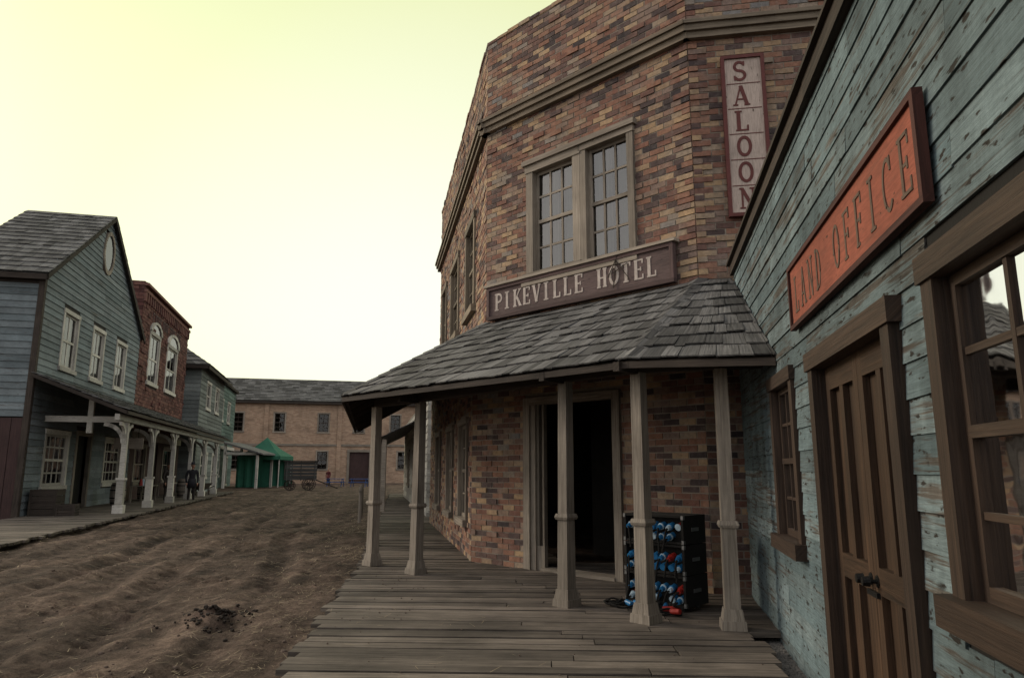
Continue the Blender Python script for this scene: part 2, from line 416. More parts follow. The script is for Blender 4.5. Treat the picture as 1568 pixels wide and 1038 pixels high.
for (w,L,e0,e1) in ((B,LB,-.12,.05),(A,LA,-.12,.25),(C,LC,-.06,0)):
    w.box(mb,e0,L+e1,CZ,CZ+.10,-.05,.10,0);w.box(mb,e0,L+e1,CZ+.10,CZ+.20,-.05,.15,0);w.box(mb,e0,L+e1,CZ+.20,CZ+.26,-.05,.19,0)
    x=0
    while x<L:
        l=U(.2,.34);w.box(mb,x,min(x+l-.012,L),PT-.01,PT+U(.035,.075),-.28,.012+U(0,.02),1,vert=False);x+=l
mb.build('cornice',[M_trim,M_brick],hotel)
window('window_left_sash',B,1.06,2.285,*winB[2:],hotel,3,4,.155,M_tan,M_tan,M_glassh,curtain=True,bar=.035,rec=.12)
window('window_right_sash',B,2.29,3.36,*winB[2:],hotel,3,4,.12,M_tan,M_tan,M_glassh,curtain=True,bar=.035,rec=.12)
mb=MB();B.box(mb,1.0,3.42,winB[3]-.02,winB[3]+.07,-.02,.11,0);B.box(mb,1.0,3.42,winB[2]-.1,winB[2]-.02,-.02,.12,0);mb.build('window_head',[M_tan],hotel)
for i,h in enumerate(winA): window('side_window_%d'%i,A,*h,hotel,2,4,.15,M_trim)
for i,h in enumerate(winAG): window('shop_window_%d'%i,AG,*h,hotel,2,4,.12,M_post)
mb=MB()
s0,s1=1.33,3.32
for a in (s0,s1-.14): 
    BG.box(mb,a,a+.14,DK,2.9,-.12,.06,0)
BG.box(mb,s0+.14,s0+.24,DK,2.78,-.12,.02,0);BG.box(mb,s0+.14,s1-.14,2.78,2.9,-.12,.06,0)
BG.box(mb,s0+.24,s0+.40,DK,.5,-.1,-.02,0);BG.box(mb,s0+.24,s0+.29,.5,2.78,-.1,-.02,0);BG.box(mb,s0+.36,s0+.40,.5,2.78,-.1,-.02,0)
BG.box(mb,s0+.4,s1-.14,DK,DK+.05,-.2,.08,0)
mb.build('door_surround',[M_post],hotel)

# ------ porch
posts=[(-2.37,12.54),(-1.50,11.55),(.65,8.87),(1.43,7.99),(2.26,7.67)]
rotB=math.atan2(-.703,.711)
def post(mb,x,y,ztop,rot,base=DK,sc=1,m=0):
    lx,ly=U(-.02,.02),U(-.02,.02)
    def fr(z0,z1,w0,w1):
        ps=[]
        for w,z in((w0,z0),(w1,z1)):
            for a in range(4):
                an=rot+math.pi/4+a*math.pi/2;f=(z-base)/2.6;ps.append(V((x+lx*f+w*.7071*math.cos(an),y+ly*f+w*.7071*math.sin(an),z)))
        p=ps; mb.hexa([p[0],p[4],p[5],p[1],p[3],p[7],p[6],p[2]],m,col)
    col=(R(),R(),R(),1)
    b=base
    fr(b,b+.09,.25*sc,.24*sc);fr(b+.09,b+.2,.215*sc,.18*sc);fr(b+.2,b+1.0,.155*sc,.145*sc)
    fr(b+1.0,b+1.03,.18*sc,.205*sc);fr(b+1.03,b+1.07,.205*sc,.18*sc);fr(b+1.07,ztop,.14*sc,.13*sc)
for i,(x,y) in enumerate(posts):
    mb=MB();post(mb,x,y,2.79,rotB if i<4 else math.atan2(-.167,.986))
    mb.build('porch_post_%d'%i,[M_post],hotel)
mb=MB()
for k in range(1,4):
    p=V((-2.37,12.54,0))+A.d*(3.2*k);post(mb,p.x,p.y,2.79,0)
mb.build('side_posts',[M_post],hotel)
EZ=1.17+Z0
E0=V((-2.88,12.0,0))+A.d*10.4+V((0,0,EZ));E1=V((-2.86,12.0,EZ+.02));E4=V((1.27,7.64,EZ-.02));E5=V((2.53,6.74,EZ-.12))
TZ=2.60+Z0
T0=A.P(LA+.3,TZ,0);T1=A.P(0,TZ,0);T2=B.P(LB,TZ,.0)
DW=Wall((1.26,0),(.187,.982),(-.982,.187))
T3=V((3.07,9.62,TZ))
mb=MB()
shingles(mb,E1,E4,T1,T2,9)
shingles(mb,E4,E5,T2,T3,9)
shingles(mb,E0,E1,T0,T1,9)
hipcaps(mb,E4,T2,11);hipcaps(mb,E1,T1,13)
mb.build('porch_shingles',[M_shing],hotel)
mb=MB()
for q in ((E1,E4,T2,T1),(E4,E5,T3,T2),(E0,E1,T1,T0)):
    mb.poly([p+V((0,0,-.003)) for p in q],0);
def beam(p,q,w,h,m=0):
    d=q-p;sd=d.cross(V((0,0,1))).normalized()*w
    mb.box(p-sd/2,d,V((0,0,h)),sd,m)
for a,b in((E0,E1),(E1,E4),(E4,E5)):
    beam(a+V((0,0,-.075)),b+V((0,0,-.075)),.035,.07)
PP=[V((p[0],p[1],2.79)) for p in posts]
for a,b in zip(PP[:-1],PP[1:]): beam(a,b,.13,.14)
beam(PP[0],V((-2.37,12.54,2.79))+A.d*9.8,.13,.14)
beam(PP[4],PP[4]+V((.5,-.1,0)),.13,.14)
def raft(a,b,c,d,n,g0=0.02,g1=.98):
    for i in range(n):
        f=g0+(g1-g0)*i/(n-1);p=a.lerp(b,f)+V((0,0,-.10));q=c.lerp(d,f)+V((0,0,-.12))
        p=p.lerp(q,.03);beam(p,q,.06,.09)
raft(E1,E4,T1,T2,11);raft(E4,E5,T2,T3,4,.1,.9);raft(E0,E1,T0,T1,15)
for p in PP[1:4]:
    q=p+B.n*.42;beam(p+V((0,0,-.02)),q+V((0,0,-.02)),.08,.1)
mb.build('porch_frame',[M_dark],hotel)

# ------ hotel sign
sg=empty('hotel_sign')
mb=MB()
s0,s1,z0,z1=.14,4.05,2.64+Z0,3.24+Z0
w=B
w.box(mb,s0+.06,s1-.06,z0+.06,z1-.06,.05,.10,0)
for q in ((s0,s1,z0,z0+.06),(s0,s1,z1-.06,z1),(s0,s0+.06,z0+.06,z1-.06),(s1-.06,s1,z0+.06,z1-.06)): w.box(mb,*q,.04,.135,1)
w.box(mb,s0-.05,s1+.05,z1,z1+.045,.0,.17,2)
M_mauve=wood('mauve_board',(.09,.065,.062),(.15,.11,.105),paint=(.18,.125,.118),peel=.42,dirt=.5)
M_mauvef=wood('mauve_frame',(.06,.04,.037),(.13,.085,.08),dirt=.4)
mb.build('board',[M_mauve,M_mauvef,M_tan],sg)
mb=MB();text(mb,'PIKEVILLE HOTEL',B.P(.33,z0+.15,.10),B.d,V((0,0,1)),B.n,.31,.232,0,wsc=.85,th=.006)
mb.build('lettering',[plain('pale_letter_paint',(.44,.38,.34),.85,nz=9,amt=.7)],sg)
mb=MB()
z=z0
for a,b_,c_,d_ in ((2.88,.28,3.08,.60),(2.98,.10,3.04,.52),(3.04,.52,3.30,.16),(2.98,.34,3.26,.44)):
    mb.tube(B.P(a,z+b_,.125),B.P(c_,z+d_,.135),.009,.006,5)
mb.build('broken_twig',[M_dark],sg)  # broken twig built from thin dark sticks across the sign board
# ------ saloon sign
sg=empty('saloon_sign');mb=MB()
a0,a1,z0,z1=.45,1.06,3.50+Z0,5.97+Z0
C.box(mb,a0+.05,a1-.05,z0+.05,z1-.05,.04,.08,0)
for q in ((a0,a1,z0,z0+.05),(a0,a1,z1-.05,z1),(a0,a0+.05,z0+.05,z1-.05),(a1-.05,a1,z0+.05,z1-.05)): C.box(mb,*q,.03,.11,1)
M_dred=plain('dark_red_paint',(.11,.03,.026),.7,nz=10)
mb.build('board',[wood('cream_board',(.24,.19,.15),(.34,.29,.24),paint=(.62,.50,.43),peel=.38,dirt=.35),M_dred],sg)
mb=MB();text(mb,'SALOON',C.P(a0+.16,z1-.40,.08),C.d,V((0,0,1)),C.n,.31,.392,0,vertical=True,wsc=.95,th=.006)
for i in range(1,6): C.box(mb,a0+.07,a1-.07,z1-.452-.392*(i-1),z1-.440-.392*(i-1),.08,.085,0)
mb.build('lettering',[M_dred],sg)

# ============================================================ LAND OFFICE
D=DW
land=empty('land_office_building')
def s_(y): return y/.982
topD=2.66+Z0
door=(s_(3.40),s_(5.20),0,.835+Z0)
win1=(s_(1.1),s_(3.02),-.60+Z0,.915+Z0)
win2=(s_(5.97),s_(7.08),-.70+Z0,.87+Z0)
holes=[door,win1,win2]
mb=MB();clap(mb,D,-4,s_(9.45),-.02,topD,holes,.172,pl=(.9,3.4),th=.015)
mb.build('clapboard_wall',[M_teal],land)
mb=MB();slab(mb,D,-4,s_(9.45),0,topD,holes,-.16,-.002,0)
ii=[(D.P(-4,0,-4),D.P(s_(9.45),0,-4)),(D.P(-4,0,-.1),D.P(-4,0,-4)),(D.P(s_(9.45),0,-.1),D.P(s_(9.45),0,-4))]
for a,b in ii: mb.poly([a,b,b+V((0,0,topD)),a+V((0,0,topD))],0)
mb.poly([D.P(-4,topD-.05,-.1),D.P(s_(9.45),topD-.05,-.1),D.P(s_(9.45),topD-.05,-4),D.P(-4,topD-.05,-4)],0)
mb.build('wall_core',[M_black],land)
mb=MB()
x=-4
while x<s_(9.5):
    l=U(2.4,3.6);e=min(x+l,s_(9.5));j=U(-.008,.008)
    D.box(mb,x,e-.004,topD-.04+j,topD+.09,-.1,.06+U(0,.01),0);D.box(mb,x,e-.004,topD+.09,topD+.125+j,-.3,.10+U(0,.02),0);x=e
mb.build('top_fascia',[M_dark],land)
mb=MB();a0,a1,_,zt=door
fw=.13
D.box(mb,a0,a0+fw,0,zt-fw,-.12,.07,0);D.box(mb,a1-fw,a1,0,zt-fw,-.12,.07,0);D.box(mb,a0-.04,a1+.04,zt-fw,zt,-.12,.085,0)
D.box(mb,a0+fw,a1-fw,0,.09,-.14,.05,0)
mb.build('door_frame',[M_bframe],land)
mb=MB()
mid=(a0+a1)/2;zb=.09;ztp=zt-fw
for lo,hi in((a0+fw+.006,mid-.003),(mid+.003,a1-fw-.006)):
    st=.10;d0,d1=-.08,-.02
    D.box(mb,lo,lo+st,zb,ztp,d0,d1,0);D.box(mb,hi-st,hi,zb,ztp,d0,d1,0)
    for q in((zb,zb+.2),(1.02,1.17),(ztp-.16,ztp)): D.box(mb,lo+st,hi-st,*q,d0,d1,0)
    mm=(lo+hi)/2
    D.box(mb,mm-.04,mm+.04,zb+.2,1.02,d0,d1-.002,0);D.box(mb,mm-.04,mm+.04,1.17,ztp-.16,d0,d1-.002,0)
    for x0,x1 in((lo+st,mm-.04),(mm+.04,hi-st)):
        D.box(mb,x0,x1,zb+.2,1.02,-.075,-.062,0);D.box(mb,x0,x1,1.17,ztp-.16,-.075,-.062,0)
mb.build('double_door',[M_brown],land)
mb=MB()
for x in (mid-.06,mid+.06):
    p=D.P(x,1.09,-.02);mb.tube(p,p+D.n*.05,.012,.012,8);mb.tube(p+D.n*.045,p+D.n*.085,.03,.026,10);mb.tube(p,p+D.n*.006,.035,.035,10)
D.box(mb,mid-.09,mid+.1,1.0,1.03,-.02,0.0,0)
mb.build('door_knobs',[M_iron],land)
window('front_window',D,*win1,land,4,4,.12,M_bframe,M_bframe,M_glass2,tw=.05,bar=.03,rec=.09,prou=.045)
window('porch_window',D,*win2,land,3,4,.12,M_bframe,M_bframe,M_glass2,tw=.05,bar=.025,rec=.09,prou=.045)
sg=empty('land_office_sign');mb=MB()
a0,a1,z0,z1=s_(2.81),s_(5.66),1.10+Z0,1.62+Z0
D.box(mb,a0+.04,a1-.04,z0+.035,z1-.035,.03,.055,0)
for q in ((a0,a1,z0,z0+.035),(a0,a1,z1-.035,z1),(a0,a0+.04,z0+.035,z1-.035),(a1-.04,a1,z0+.035,z1-.035)): D.box(mb,*q,.03,.075,1)
mb.build('board',[wood('faded_red_board',(.12,.045,.03),(.22,.085,.055),paint=(.245,.072,.045),paint2=(.215,.064,.042),peel=.38,soft=.2,dirt=.5,bs=.2),wood('dark_red_frame',(.03,.014,.012),(.08,.03,.024),dirt=.3)],sg)
mb=MB();text(mb,'LAND OFFICE',D.P(a1-.17,z0+.11,.055),-D.d,V((0,0,1)),D.n,.29,.245,0,wsc=.74,thin=.55,th=.003)
mb.build('lettering',[plain('faded_grey_letters',(.095,.062,.045),.8,nz=14)],sg)

# ============================================================ BOARDWALKS
def leftX(y): return -1.24-.107*y if y<12.3 else -2.556-.155*(y-12.3)
def rightX(y):
    if y<7.75: return 1.5+.115*y
    if y<9.7: return 1.21+.1905*y
    if y<13: return 3.0
    return -.2-.19*(y-13)+1.2
mb=MB();y=-3
pd=V((.9987,-.05,0)).normalized();pn=V((.05,.9987,0))
while y<48:
    wdt=U(.16,.225)
    x0=leftX(y)+U(-.07,.06);x1=rightX(y+wdt*.5)+(U(-.06,.06) if y<7.7 else 0)
    x=x0
    while x<x1-.01:
        e=min(x1,x+U(1.9,3.9))
        if x1-e<.5:e=x1
        z=DK-.045+U(-.007,.007)
        yy=y-.05*(x-x0)*1.0
        mb.box((x+.004,yy+U(0,.006),z),pd*(e-x-.008)+V((0,U(-.006,.006),U(-.006,.006))),pn*(wdt-U(.012,.028))+V((0,0,U(-.004,.004))),V((0,0,.045)))
        x=e
    y+=wdt
deck=mb.build('wooden_boardwalk',[M_deck])
mb=MB()
pr=None
for yy in [-3,0,3,6,9,12.3,16,20,25,30,36,42,48]:
    p=V((leftX(yy)+.08,yy,-.02))
    if pr: 
        d=p-pr;mb.box(pr,d,V((0,0,.085)),V((.05,0,0)),0)
    pr=p
o=mb.build('edge_joist',[M_dark],deck)

# ============================================================ POWER CASE with blue connectors
rk=empty('electrical_distribution_case')
KW=Wall((1.96-.711*.83,8.4+.703*.83),(.711,-.703),(-.703,-.711))
W_,H_,DP=.83,1.07,.49
mb=MB()
for (za,zb_) in ((.06,.40),(.41,.74),(.75,H_)):
    for a in(0,W_-.03): KW.box(mb,a,a+.03,DK+za,DK+zb_,-DP,0,0)
    KW.box(mb,.03,W_-.03,DK+za,DK+zb_,-DP,-DP+.03,0,vert=False)
    KW.box(mb,.03,W_-.03,DK+zb_-.025,DK+zb_,-DP+.03,0,0,vert=False);KW.box(mb,.03,W_-.03,DK+za,DK+za+.025,-DP+.03,0,0,vert=False)
    KW.box(mb,.03,W_-.03,DK+za+.025,DK+zb_-.025,-.12,-.10,0,vert=False)
    for a in(-.004,W_-.026):
        for z in(za,zb_-.045): KW.box(mb,a,a+.03,DK+z,DK+z+.045,-.03,.006,1)
    KW.box(mb,W_,W_+.012,DK+(za+zb_)/2-.02,DK+(za+zb_)/2+.02,-.32,-.17,1)
for a in(.05,W_-.1): 
    for d in(-.08,-DP+.08):
        p=KW.P(a,DK+.03,d);mb.tube(p-KW.d*.015,p+KW.d*.015,.03,n=10,m=1)
mb.build('cabinet',[M_black,plain('steel_corner',(.2,.2,.2),.4,.8)],rk)
M_bl=plain('blue_connector',(.02,.14,.32),.35,nz=6);M_rd=plain('red_connector',(.28,.02,.015),.4,nz=6);M_wh=plain('pale_connector_cap',(.40,.52,.60),.5,nz=10)
mb=MB()
for r in range(3):
    for k in range(2):
        for c_ in range(7):
            if R()<.07: continue
            mi=1 if (c_==6 and R()<.6) or R()<.04 else 0
            p=KW.P(.085+c_*.11+U(-.006,.006),DK+.155+.345*r+.115*k,-.10);d=(KW.n+V((0,0,-.3))+KW.d*U(-.1,.1)).normalized()
            mb.tube(p,p+d*.07,.034,.034,12,m=mi);mb.tube(p+d*.068,p+d*.085,.040,.040,12,m=(2 if R()<.35 else mi))
            if R()<.7:
                q=p+d*.085;mb.tube(q,q+d*.05,.030,.026,12,m=(2 if R()<.3 else mi));e=q+d*.05
                L=U(.1,.25);last=e;s=U(-.1,.1)
                for i in range(1,7):
                    f=i/6;nx_=e+KW.n*(.05*f)+KW.d*(s*f)+V((0,0,-L*f*f));mb.tube(last,nx_,.011,n=6,m=3);last=nx_
mb.build('connectors',[M_bl,M_rd,M_wh,M_black],rk,False)
mb=MB()
for j in range(9):
    c0=KW.P(U(-.12,.75),DK+.015+.014*(j%4),U(.08,.2));rr=U(.08,.17);last=None;sq=U(.6,1)
    for i in range(22):
        a=2*math.pi*i/20+j;q=c0+V((math.cos(a)*rr,math.sin(a)*rr*sq,.012*math.sin(3*a+j)+.006*j*.5))
        if last: mb.tube(last,q,.012,n=6,m=0)
        last=q
for j in range(7):
    q=KW.P(U(-.1,.8),DK+.05,U(.05,.2));a=U(0,6.28);d=V((math.cos(a),math.sin(a),.1));mb.tube(q,q+d*.12,.032,.03,12,m=1+(j%3==0))
mb.build('cable_pile',[M_black,M_bl,M_rd],rk)

# ============================================================ LEFT STREET
F=Wall((-10.65,0),(-.2416,.9704),(.9704,.2416))
def fs(y): return y/.9704
def spost(mb,p,top,m=0,r=.13,n=None):
    mb.cbox(p.x,p.y,DK,.36,.36,.3,m,rot=.24);mb.cbox(p.x,p.y,DK+.3,.25,.25,.9,m,rot=.24)
    mb.cbox(p.x,p.y,DK+1.2,.32,.32,.08,m,rot=.24);mb.cbox(p.x,p.y,DK+1.28,.18,.18,top-DK-1.28,m,rot=.24)
def brace(mb,p,d,z,L=.8,m=0):
    n=6;last=None
    for i in range(n+1):
        a=math.pi/2*i/n;q=p+d*(L*(1-math.cos(a)))+V((0,0,z-L+L*math.sin(a)))
        if last is not None:
            dd=q-last;sd=dd.cross(d.cross(V((0,0,1)))).normalized()*.14
            mb.box(last-d.cross(V((0,0,1)))*.05,dd,d.cross(V((0,0,1)))*.1,sd,m)
        last=q
house=empty('gabled_clapboard_house')
a0,a1=fs(24.8),fs(37.6);am=(a0+a1)/2;EV=7.05+Z0;AP=11.4+Z0
def glim(z,lo,hi):
    if z<EV:return lo,hi
    f=(z-EV)/(AP-EV);return lo+(am-lo)*f,hi-(hi-am)*f
hw=[(fs(26.85),fs(28.6),3.75+Z0,6.15+Z0),(fs(30.25),fs(31.95),3.75+Z0,6.15+Z0),(fs(33.65),fs(35.4),3.75+Z0,6.15+Z0)]
gw=[(fs(26.4),fs(28.9),.95,3.2),(fs(29.6),fs(31.6),DK,3.3),(fs(33.4),fs(36.1),.95,3.2)]
rwin=(am-.62,am+.62,9.65+Z0-.85,9.65+Z0+.85)
mb=MB();clap(mb,F,a0,a1,DK,AP,hw+gw+[rwin],.24,lim=glim,th=.035)
S=Wall(F.P(a0,0)[:2],-F.n.xy,-F.d.xy)
clap(mb,S,0,3.3,2.9+Z0-1.1,EV,[],.24,th=.035)
mb.build('clapboards',[M_teal2],house)
mb=MB();
for i in range(14): S.box(mb,i*.5-.0,i*.5+.48,0,2.9+Z0-1.15,-.05,.0+U(0,.01),0,vert=True)
mb.build('lower_side_boards',[M_redwall],house)
mb=MB();slab(mb,F,a0+.02,a1-.02,0,EV,hw+gw,-.15,-.002,0)
p=[F.P(a0,EV,-.05),F.P(a1,EV,-.05),F.P(am,AP,-.05)];mb.poly(p,0);
slab(mb,S,.02,7,0,3.4,[],-.2,-.06,0);slab(mb,S,.02,3.3,3.4,EV,[],-.2,-.06,0)
mb.poly([F.P(a0+.2,0,-3.3),F.P(a1,0,-3.3),F.P(a1,EV,-3.3),F.P(a0+.2,EV,-3.3)],0);mb.poly([F.P(a0+.2,EV,-3.3),F.P(a1,EV,-3.3),F.P(am,AP,-3.3)],0)
mb.poly([F.P(a1,0,-.1),F.P(a1,0,-3.3),F.P(a1,EV,-3.3),F.P(a1,EV,-.1)],0)
mb.build('wall_core',[M_int],house)
mb=MB();ov=.3
e=(EV-AP)/(am-a0)
e0=F.P(a0-ov,EV+e*ov,.22);e1=F.P(a0-ov,EV+e*ov,-3.4);t0=F.P(am,AP,.22);t1=F.P(am,AP,-3.4)
shingles(mb,e1,e0,t1,t0,16,(.2,.4),lift=.05,th=.03)
g0=F.P(a1+ov,EV+e*ov,.22);g1=F.P(a1+ov,EV+e*ov,-3.4)
shingles(mb,g0,g1,t0,t1,12,(.3,.5),lift=.05,th=.03)
mb.poly([e0,e1,t1,t0],0);mb.poly([g0,g1,t1,t0],0)
mb.build('roof_shingles',[M_shing],house)
mb=MB()
for p,q in((e0,t0),(g0,t0)):
    p=p+V((0,0,-.2));q=q+V((0,0,-.2));mb.box(p,q-p,V((0,0,.2)),-F.n*.06,0)
p=e0+V((0,0,-.2));mb.box(p,e1-e0,V((0,0,.2)),F.d*.06,0)
S.box(mb,0,3.3,EV-.5,EV-.25,.0,.05,0)
F.box(mb,a0-.04,a0+.14,DK,EV,.0,.055,0);S.box(mb,-.05,.14,DK,EV,.0,.055,0)
mb.build('rake_boards',[M_dark],house)
for i,h in enumerate(hw): window('upper_window_%d'%i,F,*h,house,2,2,.16,M_white,M_white,M_glass,tw=.09,bar=.05,curtain=True)
for i,h in enumerate((gw[0],gw[2])): window('lower_window_%d'%i,F,*h,house,4,4,.18,M_white,M_white,M_glass,tw=.09,bar=.06)
mb=MB();F.box(mb,gw[1][0],gw[1][0]+.2,DK,3.1,-.1,.06,0);F.box(mb,gw[1][1]-.2,gw[1][1],DK,3.1,-.1,.06,0);F.box(mb,gw[1][0],gw[1][1],3.1,3.3,-.1,.07,0);F.box(mb,gw[1][0]+.2,gw[1][1]-.2,DK,3.1,-.3,-.2,1)
mb.build('doorway',[M_post,M_black],house)
mb=MB();n=24
ro,ri=1.0,.82
for k in range(n):
    p0,p1=2*math.pi*k/n,2*math.pi*(k+1)/n
    f=lambda r,an,d:F.P(am+r*.78*math.cos(an),9.65+Z0+r*math.sin(an),d)
    mb.hexa([f(ri,p0,-.05),f(ri,p1,-.05),f(ro,p1,-.05),f(ro,p0,-.05),f(ri,p0,.09),f(ri,p1,.09),f(ro,p1,.09),f(ro,p0,.09)],0)
mb.poly([F.P(am+.83*.78*math.cos(2*math.pi*k/n),9.65+Z0+.83*math.sin(2*math.pi*k/n),.045) for k in range(n)],1)
mb.poly([F.P(am+.9*.78*math.cos(2*math.pi*k/n),9.65+Z0+.9*math.sin(2*math.pi*k/n),.0402) for k in range(n)],2)
mb.build('round_window',[M_tan,M_glass,M_black],house)

red=empty('red_brick_building')
b0,b1=fs(37.65),fs(49.7);RT=10.1+Z0
rwn=[(fs(39.5),fs(42),4.7+Z0,7.75+Z0),(fs(43.8),fs(46.8),4.7+Z0,7.75+Z0)]
mb=MB();bricks(mb,F,b0,b1,3.6,RT,rwn,.55,.19,.025,pr=.03)
SR_=Wall(F.P(b0,0)[:2],-F.n.xy,-F.d.xy);bricks(mb,SR_,0,6,3.6,RT,[],.55,.19,.025,pr=.03)
for i in range(2): F.box(mb,b0-.05,b1,RT-.25-.35*i,RT-.1-.35*i,0,.22-.08*i,0)
k=b0
while k<b1-.3: F.box(mb,k,k+.22,RT-1.1,RT-.6,0,.12,0);k+=.5
for i,k in enumerate([b0+2.2+.62*j for j in range(13)]):
    F.box(mb,k,k+.08,RT-1.85,RT-1.3,.0,.06,1);F.box(mb,k+.08,k+.34,RT-1.38,RT-1.3,.0,.06,1);
    if i%2: F.box(mb,k+.08,k+.34,RT-1.85,RT-1.77,.0,.06,1)
    if i%3: F.box(mb,k+.34,k+.42,RT-1.85,RT-1.3,.0,.06,1)
mb.build('brick_front',[M_redbrick,M_mauvef],red)
gr=[(fs(38.5),fs(41),.9,3.1),(fs(42),fs(43.8),DK,3.2),(fs(45),fs(48.3),.9,3.1)]
mb=MB();slab(mb,F,b0,b1,0,RT,rwn+gr,-.25,-.004,0);slab(mb,SR_,.0,6,3,RT,[],-.25,-.004,0)
mb.poly([F.P(b0,RT-.6,-.1),F.P(b1,RT-.6,-.1),F.P(b1,RT-.6,-6),F.P(b0,RT-.6,-6)],0)
mb.poly([F.P(b0,0,-6),F.P(b1,0,-6),F.P(b1,RT-.6,-6),F.P(b0,RT-.6,-6)],0);mb.poly([F.P(b1,0,-.1),F.P(b1,0,-6),F.P(b1,RT,-6),F.P(b1,RT,-.1)],0)
mb.build('wall_core',[M_redwall],red)
for i,h in enumerate(rwn):
    window('arched_window_%d'%i,F,*h,red,2,2,.2,M_white,M_white,M_glass,tw=.1,bar=.06)
    mb=MB();cx=(h[0]+h[1])/2;rr=(h[1]-h[0])/2
    for k in range(12):
        p0,p1=math.pi*k/12,math.pi*(k+1)/12
        f=lambda r,an,d:F.P(cx+r*math.cos(an),h[3]+r*.45*math.sin(an),d)
        mb.hexa([f(rr*.82,p0,0),f(rr*.82,p1,0),f(rr*1.08,p1,0),f(rr*1.08,p0,0),f(rr*.82,p0,.12),f(rr*.82,p1,.12),f(rr*1.08,p1,.12),f(rr*1.08,p0,.12)],0)
    mb.poly([F.P(cx+rr*.83*math.cos(math.pi*k/12),h[3]+rr*.37*math.sin(math.pi*k/12),.06) for k in range(13)],1)
    mb.build('arch_%d'%i,[M_white,M_glass],red)
for i,h in enumerate((gr[0],gr[2])): window('shop_window_%d'%i,F,*h,red,4,2,.2,M_post,M_post,M_glass)
mb=MB();F.box(mb,gr[1][0],gr[1][1],DK,3.2,-.2,-.1,0);F.box(mb,b0,b1,3.3,3.7,0,.1,1);mb.build('shop_door',[M_dark,M_white],red)

gry=empty('grey_hip_roof_building')
G=Wall((-9.75,0),F.d.xy,F.n.xy);g0_,g1_=fs(51),fs(62);GT=7.35+Z0
mb=MB();gh=[(fs(53.5),fs(55.5),4.4+Z0,6.6+Z0),(fs(57.5),fs(59.5),4.4+Z0,6.6+Z0),(fs(53),fs(56),1,3),(fs(58),fs(60),DK,3)]
clap(mb,G,g0_,g1_,0,GT,gh,.3,th=.04);SG=Wall(G.P(g0_,0)[:2],-F.n.xy,-F.d.xy);clap(mb,SG,0,8,0,GT,[],.3,th=.04)
mb.build('clapboards',[M_sage],gry)
mb=MB();slab(mb,G,g0_,g1_,0,GT,gh,-.2,-.002,0);slab(mb,SG,0,8,0,GT,[],-.2,-.002,0)
mb.poly([G.P(g1_,0,0),G.P(g1_,0,-8),G.P(g1_,GT,-8),G.P(g1_,GT,0)],0);mb.build('wall_core',[M_int],gry)
for i,h in enumerate(gh): window('window_%d'%i,G,*h,gry,2,2,.2,M_white,M_white,M_glass,tw=.1,bar=.06)
mb=MB();o_=.6
q=[G.P(g0_-o_,GT,o_),G.P(g1_+o_,GT,o_),G.P(g1_+o_,GT,-8.6),G.P(g0_-o_,GT,-8.6)];ap0=G.P(g0_+3.5,GT+3.2,-4);ap1=G.P(g1_-3.5,GT+3.2,-4)
shingles(mb,q[3],q[0],ap0,ap0+F.n*.01,10,(.3,.5),lift=.06,th=.03);shingles(mb,q[0],q[1],ap0,ap1,10,(.3,.5),lift=.06,th=.03)
mb.poly([q[1],q[2],ap1],0);mb.poly([q[2],q[3],ap0,ap1],0);mb.poly([q[0],q[1],ap1,ap0],0);mb.poly([q[3],q[0],ap0],0);mb.poly(q,0)
mb.build('hip_roof',[M_shing],gry)
mb=MB()
for a,b in((q[0],q[1]),(q[3],q[0])): mb.box(a+V((0,0,-.25)),b-a,V((0,0,.25)),V((0,0,0))+(b-a).cross(V((0,0,1))).normalized()*-.08,0)
mb.build('eave_boards',[M_dark],gry)
grn=empty('green_clapboard_building')
mb=MB();h0,h1=fs(62.6),fs(76);HT=7.9+Z0
hh=[(fs(66),fs(68),4.4+Z0,6.6+Z0),(fs(70.5),fs(72.5),4.4+Z0,6.6+Z0),(fs(65),fs(68),1,3),(fs(71),fs(73),DK,3)]
clap(mb,F,h0,h1,0,HT,hh,.35,th=.04);SH=Wall(F.P(h0,0)[:2],-F.n.xy,-F.d.xy);clap(mb,SH,0,6,0,HT,[],.35,th=.04)
mb.build('clapboards',[wood('sea_green_clapboard',(.06,.07,.06),(.15,.17,.15),paint=(.15,.215,.19),peel=.4,dirt=.4)],grn)
mb=MB();slab(mb,F,h0,h1,0,HT,hh,-.2,-.002,0);slab(mb,SH,0,6,0,HT,[],-.2,-.002,0);mb.poly([F.P(h1,0,0),F.P(h1,0,-6),F.P(h1,HT,-6),F.P(h1,HT,0)],0)
F.box(mb,h0-.1,h1+.1,HT,HT+.25,-.1,.3,0);F.box(mb,h0-.1,h1+.1,3.6,3.9,0,.2,1)
mb.poly([F.P(h0,HT-.2,0),F.P(h1,HT-.2,0),F.P(h1,HT-.2,-6),F.P(h0,HT-.2,-6)],0)
mb.build('wall_core',[M_dark,M_white],grn)
for i,h in enumerate(hh): window('window_%d'%i,F,*h,grn,2,2,.2,M_white,M_white,M_glass,tw=.1,bar=.06)

